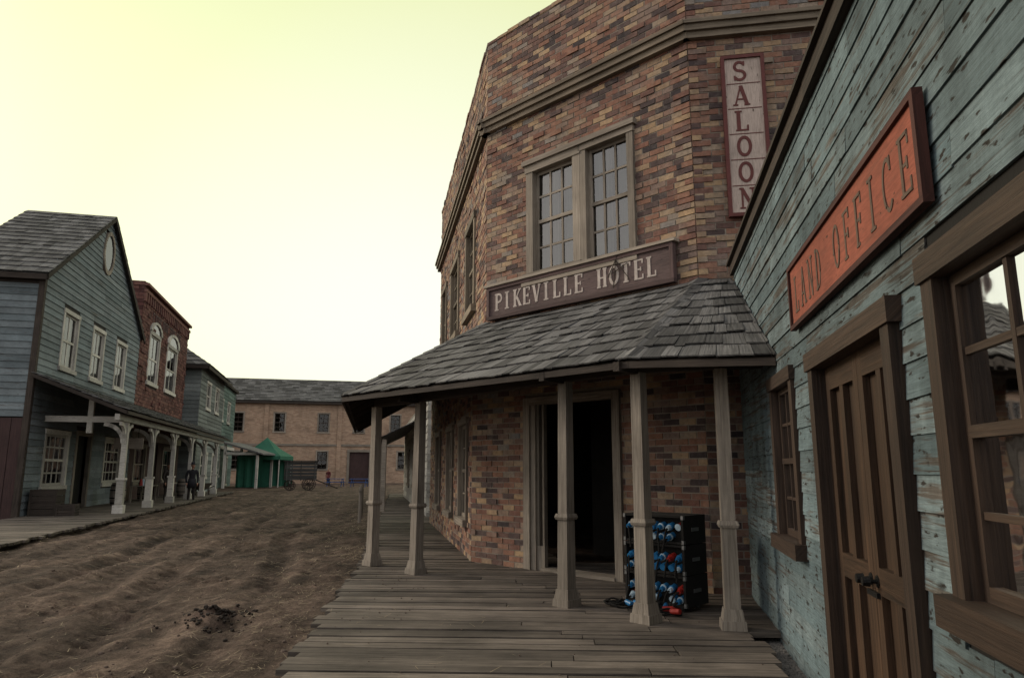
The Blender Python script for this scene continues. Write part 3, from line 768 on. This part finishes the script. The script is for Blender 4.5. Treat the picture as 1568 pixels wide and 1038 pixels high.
porch=empty('street_porch')
mb=MB();ez=2.05+Z0;tz=3.32+Z0
e0=F.P(fs(24.6),ez,3.2);e1=F.P(fs(50.6),ez,3.2);t0=F.P(fs(24.6),tz,.0);t1=F.P(fs(50.6),tz,.0)
shingles(mb,e0,e1,t0,t1,9,(.2,.42),lift=.045,th=.025)
mb.poly([p+V((0,0,-.003)) for p in (e0,e1,t1,t0)],0)
mb.build('roof_shingles',[M_shing],porch)
mb=MB()
mb.box(e0+V((0,0,-.12)),e1-e0,V((0,0,.12)),-F.n*.05,0)
mb.box(e0+V((0,0,-.14)),t0-e0,V((0,0,.13)),-F.d*-.08,0)
pz=1.72+Z0
ppos=[V((-14.5,26.9,0)),V((-15.5,31,0)),V((-16.6,35.3,0)),V((-17.66,39.6,0)),V((-18.75,43.9,0)),V((-19.8,48.2,0))]
i=0
while i<44:
    a=F.P(fs(24.9)+i*.6,tz-.12,.05);b=F.P(fs(24.9)+i*.6,ez-.1,3.1);mb.box(a,b-a,F.d*.08,V((0,0,.1)),0);i+=1
mb.build('roof_frame',[M_dark],porch)
mb=MB()
for p in ppos:
    spost(mb,p,pz)
    brace(mb,p,F.d,pz,.75);brace(mb,p,-F.d,pz,.75);brace(mb,p,-F.n,pz,.75)
bb=ppos[0]-F.d*1.6;mb.box(V((bb.x,bb.y,pz)),(ppos[-1]-bb)+F.d*2,V((0,0,.22)),F.n*.16,0)
p=ppos[0]+V((0,0,pz));mb.box(p,-F.n*2.75,V((0,0,.22)),F.d*.15,0)
m_=p-F.n*1.35;mb.box(m_+V((0,0,.22)),V((0,0,.75)),F.d*.16,F.n*.18,0);mb.box(m_+V((0,0,-.4)),V((0,0,.4)),F.d*.16,F.n*.18,0)
mb.build('posts_and_beams',[M_white],porch)
mb=MB();k=fs(12)
while k<fs(52):
    w_=U(.22,.28);O=F.P(k,DK-.06+U(-.006,.006),0);mb.box(O,F.n*(3.5+U(-.08,.08)),F.d*(w_-.015),V((0,0,.06)));k+=w_
ld=mb.build('street_boardwalk',[M_deck])
mb=MB();F.box(mb,fs(12),fs(52),-.02,DK-.06,3.3,3.38,0);mb.build('edge_joist',[M_dark],ld)

mb=MB();p=F.P(fs(29.5),2.55,2.6)
mb.box(p,F.n*-1.1,V((0,0,.45)),F.d*.06,0);mb.tube(p+V((0,0,.45))-F.n*.2,p+V((0,0,1))-F.n*.2,.012,n=5,m=1);mb.tube(p+V((0,0,.45))-F.n*.9,p+V((0,0,1))-F.n*.9,.012,n=5,m=1)
mb.build('hanging_shop_sign',[M_tan,M_iron])
def crate(x,y,z,s,rot,h=None,name='wooden_crate',mat=M_dark):
    h=h or s;mb=MB();w=Wall((x,y),(math.cos(rot),math.sin(rot)),(math.sin(rot),-math.cos(rot)))
    n=4
    for d0,d1 in((-.02,0),(-s,-s+.02)):
        for i in range(n): w.box(mb,0,s,z+h*i/n+.01,z+h*(i+1)/n-.01,d0,d1,0,vert=False)
        w.box(mb,0,.07,z,z+h,d1,d1+.02,0);w.box(mb,s-.07,s,z,z+h,d1,d1+.02,0)
    for a in(0,s-.02):
        for i in range(n): w.box(mb,a,a+.02,z+h*i/n+.01,z+h*(i+1)/n-.01,-s+.02,-.02,0)
    w.box(mb,0.02,s-.02,z+.02,z+.04,-s+.02,-.02,0)
    return mb.build(name,[mat])
c=F.P(fs(25.3),0,.15);crate(c.x,c.y,DK,.85,.24,.9);c=F.P(fs(25.0),0,1.1);crate(c.x,c.y,DK,.6,.3,.4)
def barrel(x,y,z,h=1.0,r=.33,mat=M_post):
    mb=MB();mb.lathe(x,y,[(z,r*.8),(z+h*.25,r*.95),(z+h*.5,r),(z+h*.75,r*.95),(z+h,r*.8),(z+h,r*.72),(z+h-.05,r*.72)],18,0)
    for f,k in((.12,.885),(.33,.985),(.67,.985),(.88,.885)): mb.lathe(x,y,[(z+h*f-.025,r*k+.008),(z+h*f+.025,r*k+.008)],18,1)
    return mb.build('wooden_barrel',[mat,M_iron])
for yy,dd in((32.6,1.0),(38,.8),(41.5,2.0),(46,1.2)):
    c=F.P(fs(yy),0,dd);barrel(c.x,c.y,DK)
def table(x,y,rot):
    e=MB();w=Wall((x,y),(math.cos(rot),math.sin(rot)),(math.sin(rot),-math.cos(rot)))
    w.box(e,0,2.2,DK+.75,DK+.8,-.8,0,0,vert=False)
    for a in(.05,2.07):
        for d in(-.1,-.75): w.box(e,a,a+.08,DK,DK+.75,d-.04,d+.04,0)
    for i in range(14):
        p=w.P(.15+i*.145,DK+.8,-.2-.3*R());r=U(.05,.1);e.lathe(p.x,p.y,[(p.z,r),(p.z+U(.1,.3),r*.9),(p.z+.33,r*.4)],8,1+i%3)
    return e.build('market_table',[M_post,M_rd,M_wh,M_tan])
c=F.P(fs(35.2),0,1.6);table(c.x,c.y,math.atan2(.97,-.24))
c=F.P(fs(42.6),0,1.2);table(c.x,c.y,math.atan2(.97,-.24))

# ============================================================ END OF STREET
endb=empty('two_storey_brick_building')
E=Wall((-42,84),(.97,.24),(.24,-.97));ET=9.9;EL=34
ew=[(x-.75+2,x+.75+2,6.1,8.6) for x in(7.2,12.0,17.2,21.5,26,30)]+[(x-.75+2,x+.75+2,1.6,4.0) for x in(7.2,17.2,27)]+[(22.2,25.2,0,4.1)]
mb=MB();slab(mb,E,0,EL,0,ET,ew,-.4,0,0)
mb.poly([E.P(EL,0,0),E.P(EL,0,-9),E.P(EL,ET,-9),E.P(EL,ET,0)],0);mb.poly([E.P(0,0,0),E.P(0,0,-9),E.P(0,ET,-9),E.P(0,ET,0)],0)
for x in(12.2,20.9): E.box(mb,x,x+.5,0,ET,0,.14,0,vert=False,uvo=(0,0))
E.box(mb,0,EL,4.5,4.75,0,.12,1)
mb.poly([E.P(.4,0,-2),E.P(EL-.4,0,-2),E.P(EL-.4,ET,-2),E.P(.4,ET,-2)],2)
mb.build('brick_wall',[M_farbrick,M_tan,M_black],endb)
mb=MB();shingles(mb,E.P(-.3,ET,.6),E.P(EL+.3,ET,.6),E.P(-.3,13.2,-5),E.P(EL+.3,13.2,-5),14,(.6,1.0),lift=.07,th=.04)
mb.poly([E.P(-.3,ET,.6),E.P(EL+.3,ET,.6),E.P(EL+.3,13.2,-5),E.P(-.3,13.2,-5)],0);mb.poly([E.P(-.3,13.2,-5),E.P(EL+.3,13.2,-5),E.P(EL+.3,ET,-10),E.P(-.3,ET,-10)],0)
E.box(mb,-.3,EL+.3,ET-.3,ET-.02,.4,.58,1);mb.poly([E.P(EL,ET,0),E.P(EL,ET,-9),E.P(EL,13.15,-5)],1)
mb.build('roof',[M_shing,M_dark],endb)
for i,h in enumerate(ew[:-1]): window('window_%d'%i,E,*h,endb,2,4,.16,M_tan,M_dark,M_glass,tw=.1,bar=.06)
mb=MB();E.box(mb,22.2,22.5,0,4.1,-.2,.1,0);E.box(mb,24.9,25.2,0,4.1,-.2,.1,0);E.box(mb,22.2,25.2,3.8,4.1,-.2,.12,0);E.box(mb,22.5,24.9,0,3.8,-.3,-.15,1);mb.build('barn_door',[M_tan,M_redwall],endb)
M_green=plain('green_canvas',(.025,.12,.075),.8,nz=2,amt=.5)
tn=empty('green_market_tent');mb=MB()
cx,cy,sz=-24.2,71,1.9
for sx in(-1,1):
    for sy in(-1,1): mb.tube((cx+sx*sz,cy+sy*sz,0),(cx+sx*sz,cy+sy*sz,3),.06,n=6,m=1)
ap=V((cx,cy,4.8));cs=[V((cx+sx*(sz+.15),cy+sy*(sz+.15),2.95)) for sx,sy in((-1,-1),(1,-1),(1,1),(-1,1))]
for i in range(4):
    a,b=cs[i],cs[(i+1)%4];n=6
    for k in range(n):
        p,q=a.lerp(b,k/n),a.lerp(b,(k+1)/n);mp=lambda x:x.lerp(ap,.5)-V((0,0,.18))
        mb.poly([p,q,mp(q),mp(p)],0);mb.poly([mp(p),mp(q),ap],0)
        mb.poly([p-V((0,0,.35)),q-V((0,0,.35)),q,p],0)
for (a,b) in((0,1),(3,0),(2,3)):
    a,b=cs[a],cs[b];n=20
    for k in range(n):
        p,q=a.lerp(b,k/n),a.lerp(b,(k+1)/n);nn=(b-a).cross(V((0,0,1))).normalized()
        f=lambda x,i:x+nn*.08*math.sin(i*1.7)
        if (a-cs[0]).length<.01 and k>11: continue
        mb.poly([V((f(p,k).x,f(p,k).y,.02)),V((f(q,k+1).x,f(q,k+1).y,.02)),f(q,k+1),f(p,k)],0)
mb.build('canvas_and_poles',[M_green,M_white],tn)
sh=empty('open_front_shed');mb=MB();x0,y0=-26.3,66
for dx,dy in((0,0),(3.0,0),(0,4),(3.0,4)): mb.cbox(x0+dx,y0+dy,0,.2,.2,3.3+(.8 if dx==0 else 0),0)
mb.box((x0-.3,y0-.4,4.1),(3.9,0,-1.1),(0,5,0),(0,0,.14),1);mb.box((x0,y0+4,0),(3.0,0,0),(0,0,3.2),(0,.1,0),2)
mb.box((x0,y0-.1,3.0),(3.1,0,0),(0,0,.25),(0,.15,0),0)
mb.build('frame_and_roof',[M_white,M_shing,M_green],sh)
wg=empty('wooden_wagon')
def wheel(mb,c,ax,r,m=0):
    ax=V(ax).normalized();a=V((0,0,1));b=ax.cross(a);n=20
    ring=lambda rr,d:[c+ax*d+(a*math.cos(2*math.pi*i/n)+b*math.sin(2*math.pi*i/n))*rr for i in range(n)]
    mb.rings([ring(r,-.04),ring(r,.04),ring(r*.86,.04),ring(r*.86,-.04),ring(r,-.04)],m,cap=False)
    for i in range(10):
        t=2*math.pi*i/10;mb.tube(c,c+(a*math.cos(t)+b*math.sin(t))*r*.9,.03,.025,6,m)
    mb.tube(c-ax*.12,c+ax*.12,.1,.08,10,m)
mb=MB();wx,wy=-17.4,59.5
dw=V((.93,.36,0)).normalized();sw=V((-.36,.93,0)).normalized()
for a,r in((-.8,.42),(.7,.5)):
    for b in(-.75,.75): wheel(mb,V((wx,wy,r))+dw*a+sw*b,sw,r)
    mb.tube(V((wx,wy,r))+dw*a-sw*.75,V((wx,wy,r))+dw*a+sw*.75,.05)
WL=2.5
o=V((wx,wy,.85))-dw*WL/2-sw*.6
mb.box(o,dw*WL,sw*1.2,V((0,0,.08)),1)
for i in range(5):
    mb.box(o+V((0,0,.1+.28*i)),dw*WL,V((0,0,.25)),sw*.05,1);mb.box(o+sw*1.2+V((0,0,.1+.28*i)),dw*WL,V((0,0,.25)),-sw*.05,1)
    mb.box(o+sw*.06+V((0,0,.1+.28*i)),sw*1.08,V((0,0,.25)),dw*.05,1);mb.box(o+dw*(WL-.05)+sw*.06+V((0,0,.1+.28*i)),sw*1.08,V((0,0,.25)),dw*.05,1)
for k in(0,1,2): mb.box(o-sw*.05+dw*(.1+k*1.1)+V((0,0,-.05)),dw*.08,V((0,0,1.6)),sw*.05,1)
mb.box(o-dw*.1-sw*.15+V((0,0,1.5)),dw*(WL+.2),sw*1.5,V((0,0,.06)),1)
mb.tube(o+dw*WL+sw*.6,o+dw*(WL+1.8)+sw*.6-V((0,0,.7)),.05)
mb.build('wagon_body',[M_dark,wood('grey_wagon_boards',(.03,.03,.028),(.09,.088,.082),dirt=.3)],wg)
for bx,by in((-15.2,72),(-17.8,73)):
    mb=MB();mb.cbox(bx,by,.74,1.8,.75,.05,0)
    for s in(-1,1):
        mb.cbox(bx,by+s*.65,.42,1.8,.28,.05,0)
        mb.box((bx+s*.7,by-.75,.36),(0,1.5,0),(.06,0,0),(0,0,.06),0)
        for t in(-1,1): mb.hexa([V((bx+s*.7+i*.06,by+t*(.65 if z==0 else .2)+j*.08,z)) for z in(0,.74) for i,j in((0,0),(1,0),(1,1),(0,1))],0)
    mb.build('blue_picnic_table',[plain('blue_paint_%d'%int(bx),(.03,.07,.2),.6)])
mb=MB();c=V((-19.6,45.8,0))
for s in(-1,1):
    mb.tube(c+V((.1*s,-1.0,.3)),c+V((.38*s,1.1,.65)),.03,n=6);mb.tube(c+V((.3*s,.35,.5)),c+V((.33*s,.45,0)),.03,n=6)
wheel(mb,c+V((0,-1.0,.3)),(1,0,0),.3)
mb.hexa([c+V(p) for p in((-.25,-.6,.45),(.25,-.6,.45),(.28,.4,.55),(-.28,.4,.55),(-.45,-.9,.85),(.45,-.9,.85),(.45,.6,.85),(-.45,.6,.85))],0)
mb.build('wheelbarrow',[M_dark])

# ============================================================ RIGHT ROW beyond the hotel
st=empty('white_storefront')
Gw=Wall((-2.95,25.2),(-.189,.982),(-.982,-.189));gh=[(1.5,3.5,.9,2.6),(4.5,5.6,DK,2.6),(7,9,.9,2.6),(12,14,.9,2.6)]
mb=MB();clap(mb,Gw,0,19,0,4.3,gh,.25,th=.03);GS=Wall((-2.95,25.2),(.982,.189),(.189,-.982));clap(mb,GS,0,6,0,4.3,[],.25,th=.03)
mb.build('clapboards',[M_white],st)
mb=MB();slab(mb,Gw,0,19,0,4.3,gh,-.2,-.002,0);slab(mb,GS,0,6,0,4.3,[],-.2,-.002,0)
mb.poly([Gw.P(0,4.25,0),Gw.P(19,4.25,0),Gw.P(19,4.25,-6),Gw.P(0,4.25,-6)],0);mb.poly([Gw.P(19,0,0),Gw.P(19,0,-6),Gw.P(19,4.3,-6),Gw.P(19,4.3,0)],0);mb.build('wall_core',[M_int],st)
for i,h in enumerate(gh): window('window_%d'%i,Gw,*h,st,2,2,.14,M_tan,M_tan,M_glass)
mb=MB();shingles(mb,Gw.P(3,2.9,1.6),Gw.P(19,2.9,1.6),Gw.P(3,3.7,0),Gw.P(19,3.7,0),6,(.25,.4));mb.poly([Gw.P(3,2.9,1.6),Gw.P(19,2.9,1.6),Gw.P(19,3.7,0),Gw.P(3,3.7,0)],0)
mb.build('awning',[M_shing],st)
mb=MB()
for a in(3.2,7,11,15,18.8):
    p=Gw.P(a,0,1.45);mb.cbox(p.x,p.y,DK,.16,.16,2.75,0)
mb.build('awning_posts',[M_post],st)
mb=MB()
p0=V((-5.0,24,0))
for i in range(3):
    p=p0+A.d*i*2.2;mb.tube(p,p+V((0,0,1.15)),.06,.05,8)
mb.tube(p0+V((0,0,1.0))-A.d*.3,p0+A.d*4.7+V((0,0,1.0)),.045,n=8)
mb.build('hitching_rail',[M_post])

# ============================================================ PEOPLE
def person(x,y,z,h,face,coat=(.018,.018,.022),hat=True):
    root=empty('standing_person')
    J={'pel':(0,0,.53),'sp':(0,.01,.62),'ch':(0,.0,.73),'nk':(0,0,.83),'hd0':(0,-.01,.87),
       'shl':(.105,0,.80),'ell':(.14,.01,.63),'wrl':(.13,-.05,.485),'shr':(-.105,0,.80),'elr':(-.145,.01,.63),'wrr':(-.125,-.05,.485),
       'hil':(.05,0,.50),'knl':(.06,-.015,.28),'anl':(.065,.01,.045),'tol':(.075,-.075,.018),
       'hir':(-.05,0,.50),'knr':(-.055,-.005,.28),'anr':(-.065,.015,.045),'tor':(-.08,-.07,.018)}
    Rr={'pel':.075,'sp':.072,'ch':.085,'nk':.034,'hd0':.034,'shl':.045,'ell':.03,'wrl':.02,'shr':.045,'elr':.03,'wrr':.02,'hil':.058,'knl':.038,'anl':.026,'tol':.02,'hir':.058,'knr':.038,'anr':.026,'tor':.02}
    ed=[('pel','sp'),('sp','ch'),('ch','nk'),('nk','hd0'),('ch','shl'),('shl','ell'),('ell','wrl'),('ch','shr'),('shr','elr'),('elr','wrr'),('pel','hil'),('hil','knl'),('knl','anl'),('anl','tol'),('pel','hir'),('hir','knr'),('knr','anr'),('anr','tor')]
    ks=list(J);me=bpy.data.meshes.new('b');me.from_pydata([V(J[k])*h for k in ks],[(ks.index(a),ks.index(b)) for a,b in ed],[])
    o=bpy.data.objects.new('body_tmp',me);scene.collection.objects.link(o)
    m=o.modifiers.new('s','SKIN');
    for i,k in enumerate(ks):
        sv=me.skin_vertices[0].data[i];sv.radius=(Rr[k]*h,Rr[k]*h*(.75 if k in('ch','sp','pel') else 1));sv.use_root=(k=='pel')
    m2=o.modifiers.new('u','SUBSURF');m2.levels=2;m2.render_levels=2
    dg=bpy.context.evaluated_depsgraph_get();nm=bpy.data.meshes.new_from_object(o.evaluated_get(dg))
    bpy.data.objects.remove(o)
    for mt in(plain('dark_coat',coat,.9),plain('dark_trousers',(.03,.025,.022),.9),plain('skin_tone',(.35,.19,.13),.6)): nm.materials.append(mt)
    for p in nm.polygons:
        zc=p.center.z/h;xc=abs(p.center.x)/h
        p.material_index=2 if zc>.84 else (1 if zc<.45 and xc<.11 else 0);p.use_smooth=True
    b=bpy.data.objects.new('body',nm);scene.collection.objects.link(b);b.parent=root
    mb=MB()
    def blob(c,r,m,n=14,k=10):
        rs=[]
        for i in range(k+1):
            a=math.pi*i/k;rs.append([V((c[0]+r[0]*max(math.sin(a),.02)*math.cos(2*math.pi*j/n),c[1]+r[1]*max(math.sin(a),.02)*math.sin(2*math.pi*j/n),c[2]-r[2]*math.cos(a))) for j in range(n)])
        mb.rings(rs,m)
    blob((0,-.012*h,.925*h),(.043*h,.052*h,.066*h),0);blob((0,.004*h,.94*h),(.046*h,.05*h,.055*h),1)
    blob((0,-.066*h,.918*h),(.008*h,.012*h,.015*h),0,8,6)
    for s in(-1,1): blob((s*.044*h,0,.925*h),(.008*h,.014*h,.018*h),0,8,6);blob((s*.017*h,-.060*h,.932*h),(.006*h,.004*h,.005*h),1,6,5)
    blob((0,-.06*h,.893*h),(.014*h,.005*h,.004*h),3,8,5)
    if hat: mb.lathe(0,0,[(.962*h,.095*h),(.967*h,.097*h),(.972*h,.052*h),(1.02*h,.046*h),(1.025*h,.03*h)],18,2)
    for s,wj in((1,J['wrl']),(-1,J['wrr'])):
        w=V(wj)*h;q=w+V((0,-.01,-.045))*h
        mb.tube(w,q,.016*h,.02*h,8,0)
        for i in range(4):
            f=q+V((0,-.012+.008*i,0))*h;g=f+V((-.003*s,-.004,-.022-.003*(i in(1,2))))*h;mb.tube(f,g,.0052*h,.0048*h,6,0);mb.tube(g,g+V((-.006*s,-.006,-.014))*h,.0048*h,.004*h,6,0)
        mb.tube(w+V((0,-.012,-.015))*h,w+V((-.006*s,-.032,-.045))*h,.006*h,.005*h,6,0)
    mb.rings([[V((rx*h*math.cos(2*math.pi*j/18),ry*h*math.sin(2*math.pi*j/18),zz*h)) for j in range(18)] for zz,rx,ry in((.36,.115,.085),(.5,.105,.078),(.6,.09,.066))],2)
    mb.build('head_hands_hat',[nm.materials[2],M_dark,nm.materials[0],M_rd],root,True)
    root.location=(x,y,z);root.rotation_euler=(0,0,face)
person(-16.95,38.4,0.0,2.05,.5)
c=F.P(fs(36.6),0,2.2);person(c.x,c.y,DK,1.9,1.2,(.03,.024,.02))
person(-18.9,74.5,0.0,1.8,-.3,(.12,.03,.03),False)
person(-14.0,73.5,0.0,1.8,.8,(.03,.04,.09),False)

# ============================================================ GROUND
def dens(segs):
    out=[]
    for (s,e,st) in segs:
        x=s
        while x<e-1e-6: out.append(x);x+=st
    out.append(segs[-1][1]);return out
xs=dens([(-600,-100,100),(-100,-40,10),(-40,-16,.6),(-16,-7,.15),(-7,-1.2,.05),(-1.2,4,.4),(4,10,1),(10,100,15),(100,600,100)])
ys=dens([(-200,-20,30),(-20,2,2),(2,5,.3),(5,13,.05),(13,20,.1),(20,34,.2),(34,60,.5),(60,120,4),(120,900,100)])
def hgt(x,y):
    if x>leftX(y)-.02 or x<-25 or y>80 or y<2: return 0
    n=noise.fractal(V((x*.5,y*.35,0)),1,2,4)*.07+noise.fractal(V((x*2.2,y*1.7,3)),1,2,5)*.045
    n+=max(0,noise.noise(V((x*1.1,y*.9,9)))-.05)*abs(noise.noise(V((x*8,y*8,1))))*.16
    q=x+.24*y
    for c,a in((-1.1,.08),(-2.6,.11),(-3.5,.06),(-4.3,.11),(-5.8,.09),(-7.4,.08),(-9,.06)):
        dd=q-c+.45*noise.noise(V((y*.13,c,0)));k=.6+.8*noise.noise(V((x*.6,y*.3,c)))
        n-=a*k*math.exp(-(dd/.2)**2)*(1+.35*math.sin(y*20));n+=a*k*.5*math.exp(-((abs(dd)-.38)/.13)**2)
    d=math.hypot((x+3.42)/1.1,y-8.65)
    n+=.13*math.exp(-(d/.33)**2)*max(0,.45+noise.fractal(V((x*6,y*6,2)),1,2,3))
    e=min(1,(leftX(y)-x)/.5)
    return (n-.02)*(.35+.65*e)
nx=len(xs);vs=[(x,y,hgt(x,y)) for y in ys for x in xs]
fs_=[(j*nx+i,j*nx+i+1,(j+1)*nx+i+1,(j+1)*nx+i) for j in range(len(ys)-1) for i in range(nx-1)]
me=bpy.data.meshes.new('ground');me.from_pydata(vs,[],fs_);me.polygons.foreach_set('use_smooth',[True]*len(fs_))
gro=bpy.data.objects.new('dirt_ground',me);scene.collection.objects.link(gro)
m,t,b,o=nt('dirt');ob=N(t,'TexCoord').outputs['Object']
n1=noi(t,ob,.35,6,.6);n2=noi(t,ob,3.5,8,.7);n3=noi(t,ob,38,5,.7)
rot=N(t,'Mapping');rot.inputs['Rotation'].default_value=(0,0,math.radians(-14));rot.inputs['Scale'].default_value=(2.0,.22,1);t.links.new(ob,rot.inputs[0])
strk=noi(t,rot.outputs[0],1.3,7,.7)
col=ramp(t,n2,[(.3,(.032,.022,.017)),(.5,(.088,.061,.047)),(.7,(.165,.121,.094))])
col=mixc(t,.8,col,ramp(t,n1,[(.35,.6),(.6,1.15)]),'MULTIPLY')
col=mixc(t,.85,col,ramp(t,strk,[(.38,.45),(.6,1.35)]),'MULTIPLY')
col=mixc(t,.75,col,ramp(t,n3,[(.32,.5),(.62,1.25)]),'MULTIPLY')
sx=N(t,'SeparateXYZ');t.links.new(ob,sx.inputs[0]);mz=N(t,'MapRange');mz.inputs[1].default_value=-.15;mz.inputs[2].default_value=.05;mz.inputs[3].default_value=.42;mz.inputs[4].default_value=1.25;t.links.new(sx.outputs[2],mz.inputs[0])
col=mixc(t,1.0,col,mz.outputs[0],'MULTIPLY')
t.links.new(col,b.inputs['Base Color']);b.inputs['Roughness'].default_value=.95;b.inputs['Specular IOR Level'].default_value=.15
ad=N(t,'Math',operation='MULTIPLY_ADD');ad.inputs[1].default_value=.5;t.links.new(n3,ad.inputs[0]);t.links.new(n2,ad.inputs[2])
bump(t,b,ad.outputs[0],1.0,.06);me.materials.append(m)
mb=MB()
for i in range(10500):
    y=2+ (R()**1.5)*34;x=leftX(y)-abs(random.gauss(0,1))*(.9 if R()<.45 else 6)-.02
    if R()<.05:x=leftX(y)+U(0,2.8)
    if noise.noise(V((x*.9,y*.9,5)))<-.02 and R()<.85: continue
    z=hgt(x,y)+.014 if x<leftX(y) else DK+.008
    a=U(0,6.28);L=U(.03,.13)*(1 if y<14 else 1.4);d=V((math.cos(a)*L,math.sin(a)*L,U(-.01,.03)));s=V((-d.y,d.x,0)).normalized()*U(.0015,.0038)*(1 if y<12 else 1.8)
    p=V((x,y,z));mb.poly([p-s,p+s,p+d+s*.6,p+d-s*.6],0)
mb.build('scattered_straw',[wood('straw',(.17,.13,.085),(.38,.31,.21),dirt=.2,bs=0)])
mb=MB()
def stone(x,y,z,r,m=0):
    n=6;c=V((x,y,z));rs=[]
    for i,(h,k) in enumerate(((-.5,.6),(0,1),(.45,.75),(.6,.3))):
        rs.append([c+V((math.cos(j*2*math.pi/n)*r*k*U(.75,1.15),math.sin(j*2*math.pi/n)*r*k*U(.75,1.15),h*r)) for j in range(n)])
    mb.rings(rs,m)
for i in range(6000):
    y=3+(R()**1.5)*25;x=leftX(y)-R()*12
    stone(x,y,hgt(x,y),U(.005,.02)*(1.8 if R()<.06 else 1))
for i in range(160):
    y=U(4,13);x=U(leftX(y)+.05,rightX(y)-.1) if y<8 else leftX(y)+U(.05,1.2);stone(x,y,DK+.004,U(.004,.012))
mb.build('dirt_clods',[plain('clod_earth',(.10,.072,.057),.95,nz=20)])
mb=MB()
for i in range(2600):
    y=U(3.5,7.8);x=U(1.45+.115*y,1.26+.19*y+.02);stone(x,y,.01,U(.01,.028))
mb.build('gravel_strip',[plain('grey_gravel',(.12,.112,.105),.95,nz=9)])
mb=MB()
for i in range(260):
    a=U(0,6.28);r=abs(random.gauss(0,.17));x=-3.42+math.cos(a)*r*1.2;y=8.65+math.sin(a)*r*1.5;stone(x,y,hgt(x,y)+.01,U(.01,.032))
mb.build('dung_pile',[plain('dark_dung',(.026,.019,.015),.95,nz=20)])

# ============================================================ WORLD, SUN, CAMERA
W=bpy.data.worlds.new('World');scene.world=W;W.use_nodes=True;t=W.node_tree;t.nodes.clear()
out=t.nodes.new('ShaderNodeOutputWorld')
SE,SA=math.radians(24),math.radians(-66)
sky=t.nodes.new('ShaderNodeTexSky');sky.sky_type='NISHITA';sky.sun_disc=False;sky.sun_elevation=SE;sky.sun_rotation=SA;sky.dust_density=4
b1=t.nodes.new('ShaderNodeBackground');b1.inputs[1].default_value=.05;t.links.new(sky.outputs[0],b1.inputs[0])
tc=t.nodes.new('ShaderNodeTexCoord');vm=N(t,'VectorMath',operation='NORMALIZE');t.links.new(tc.outputs['Generated'],vm.inputs[0])
dt=N(t,'VectorMath',operation='DOT_PRODUCT');gv=V((-.06,.975,.14)).normalized();dt.inputs[1].default_value=gv;t.links.new(vm.outputs[0],dt.inputs[0])
mr=N(t,'MapRange');mr.inputs[1].default_value=-1;mr.inputs[2].default_value=1;t.links.new(dt.outputs['Value'],mr.inputs[0])
colr=ramp(t,mr.outputs[0],[(0,(.92,.89,.86)),(.6,(.92,.89,.84)),(.82,(.66,.68,.34)),(.89,(.63,.69,.24)),(.935,(.76,.79,.36)),(.975,(.88,.88,.58)),(1,(.92,.92,.74))])
b2=t.nodes.new('ShaderNodeBackground');b2.inputs[1].default_value=1.0;t.links.new(colr,b2.inputs[0])
ad=t.nodes.new('ShaderNodeAddShader');t.links.new(b1.outputs[0],ad.inputs[0]);t.links.new(b2.outputs[0],ad.inputs[1]);t.links.new(ad.outputs[0],out.inputs[0])
L=bpy.data.lights.new('sun','SUN');L.energy=1.8;L.angle=math.radians(14);L.color=(1,.87,.72)
lo=bpy.data.objects.new('sun',L);scene.collection.objects.link(lo)
sd=V((math.sin(SA)*math.cos(SE),math.cos(SA)*math.cos(SE),math.sin(SE)))
lo.rotation_euler=sd.to_track_quat('Z','Y').to_euler()
cam=bpy.data.cameras.new('camera');cam.lens=25;cam.sensor_width=36;cam.clip_start=.05;cam.clip_end=3000
co=bpy.data.objects.new('camera',cam);scene.collection.objects.link(co);co.location=(0,0,Z0);co.rotation_euler=(math.radians(90+10.36),0,0)
scene.camera=co
scene.view_settings.view_transform='Standard';scene.view_settings.look='None';scene.view_settings.exposure=0
